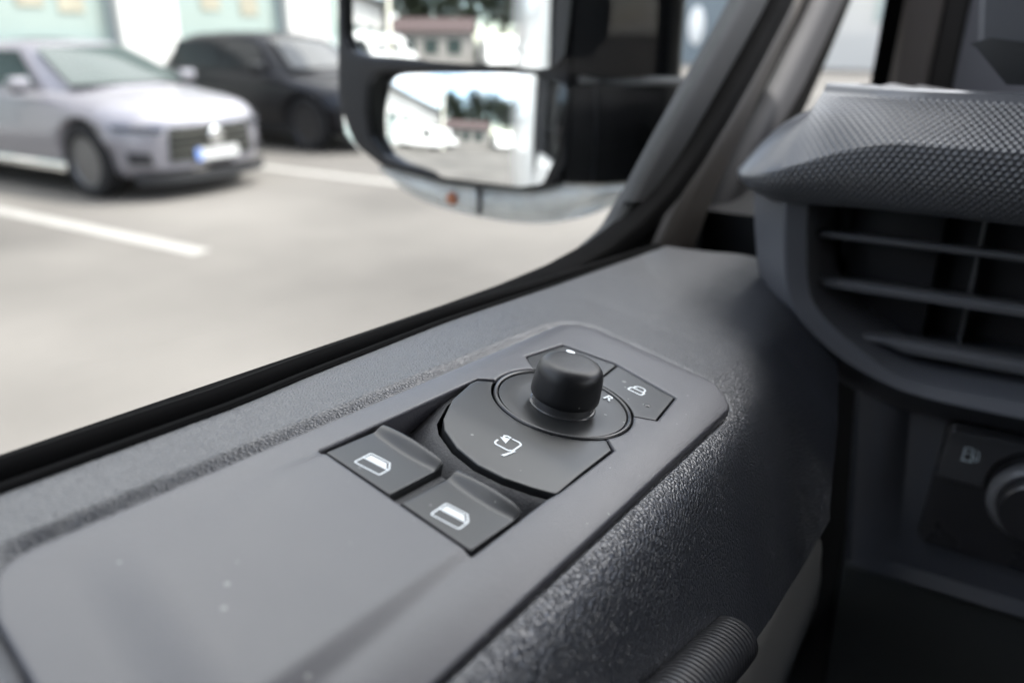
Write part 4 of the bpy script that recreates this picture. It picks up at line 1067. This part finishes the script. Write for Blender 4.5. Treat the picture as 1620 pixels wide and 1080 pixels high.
for x, lab in ((-7.6, 'pale lamp post beside the kiosk, seen in the mirror'), ):
    o = thing('lamp_post', lab, 'lamp post', (x, -25, 0)); q = MB(); q.lathe([(.16, 0), (.14, 1), (.09, 7), (.08, 7.1)], 16); q.build('post', plastic('pale_post', (.6, .58, .5), .6), o); q = MB(); q.box((.3, 0, 7.15), (.9, .25, .12), bev=.04); q.build('lamp_head', M['alu'], o)
def tree(x, y, h, label, seed):
    rr2 = random.Random(seed); t = thing('tree', label, 'tree', (x, y, 0), 0, 'trees behind the van, seen in the mirror')
    q = MB(); n = 8
    def limb(p, d, l, r0, r1):
        p = np.array(p); d = np.array(d) / np.linalg.norm(d); s = np.cross(d, (.3, .9, .2)); s /= np.linalg.norm(s); s2 = np.cross(d, s); sec = []
        for k in range(5):
            t_ = k / 4; c = p + d * l * t_ + np.array((0, 0, .08 * l * t_ * t_)); r = r0 + (r1 - r0) * t_; sec.append([tuple(c + (s * math.cos(a) + s2 * math.sin(a)) * r) for a in np.linspace(0, 2 * math.pi, n, endpoint=False)])
        q.loft(sec, closed=True); return p + d * l
    limb((0, 0, -.1), (.03, .02, 1), h * .8, .20, .06); tips = []
    for k in range(16):
        z = h * (.3 + .5 * k / 16); a = rr2.uniform(0, 6.28); tips.append(limb((0, 0, z), (math.cos(a), math.sin(a), .8), h * rr2.uniform(.16, .28), .06, .015))
    q.build('trunk', M['bark'], t); v = []; f = []
    for p in tips + [np.array((0, 0, h * .9)), np.array((0, 0, h * .75))]:
        for j in range(9):
            c = p + np.array([rr2.gauss(0, h * .05) for _ in range(3)])
            for k in range(26):
                e = c + np.array([rr2.gauss(0, h * .026) for _ in range(3)]); s = rr2.uniform(.09, .20); a, b = rr2.uniform(0, 6.28), rr2.uniform(-1, 1)
                d1 = np.array((math.cos(a), math.sin(a), b)) * s; d2 = np.array((-math.sin(a), math.cos(a), rr2.uniform(-1, 1))) * s * .6; i = len(v)
                v += [e - d1, e + d2, e + d1, e - d2]; f.append((i, i + 1, i + 2, i + 3))
    mesh('crown', v, f, M['leaf'], t, None)
for i, (x, y, h) in enumerate([(-10.5, -43, 8), (-8, -46, 9.5), (-5.2, -44, 8.5), (-2.6, -47, 10), (-.2, -43, 8), (-12.5, -49, 10), (2.4, -45, 9)]):
    tree(x, y, h, ['thin tree', 'tall thin tree', 'bushy thin tree', 'tall loose tree', 'small tree', 'far tall tree', 'end tree'][i] + ' behind the van, ' + ['left of the lamp post', 'above the kiosk roof left end', 'above the kiosk roof middle', 'above the kiosk roof right end', 'above the white van', 'by the shop wall', 'at the inner mirror edge'][i], 20 + i)
v = []; f = []
for k in range(9000):
    e = np.array((rnd.uniform(-14, 5), -41 + rnd.gauss(0, .45), rnd.uniform(0, 1.9) + .25 * math.sin(rnd.uniform(0, 6)))); s = rnd.uniform(.05, .12); a = rnd.uniform(0, 6.28)
    d1 = np.array((math.cos(a), math.sin(a), rnd.uniform(-1, 1))) * s; d2 = np.array((-math.sin(a), math.cos(a), rnd.uniform(-1, 1))) * s * .7; i = len(v); v += [e - d1, e + d2, e + d1, e - d2]; f.append((i, i + 1, i + 2, i + 3))
o = mesh('hedge', v, f, M['leaf'], None, None); meta(o, 'clipped green hedge running behind the kiosk', 'hedge', kind='stuff')
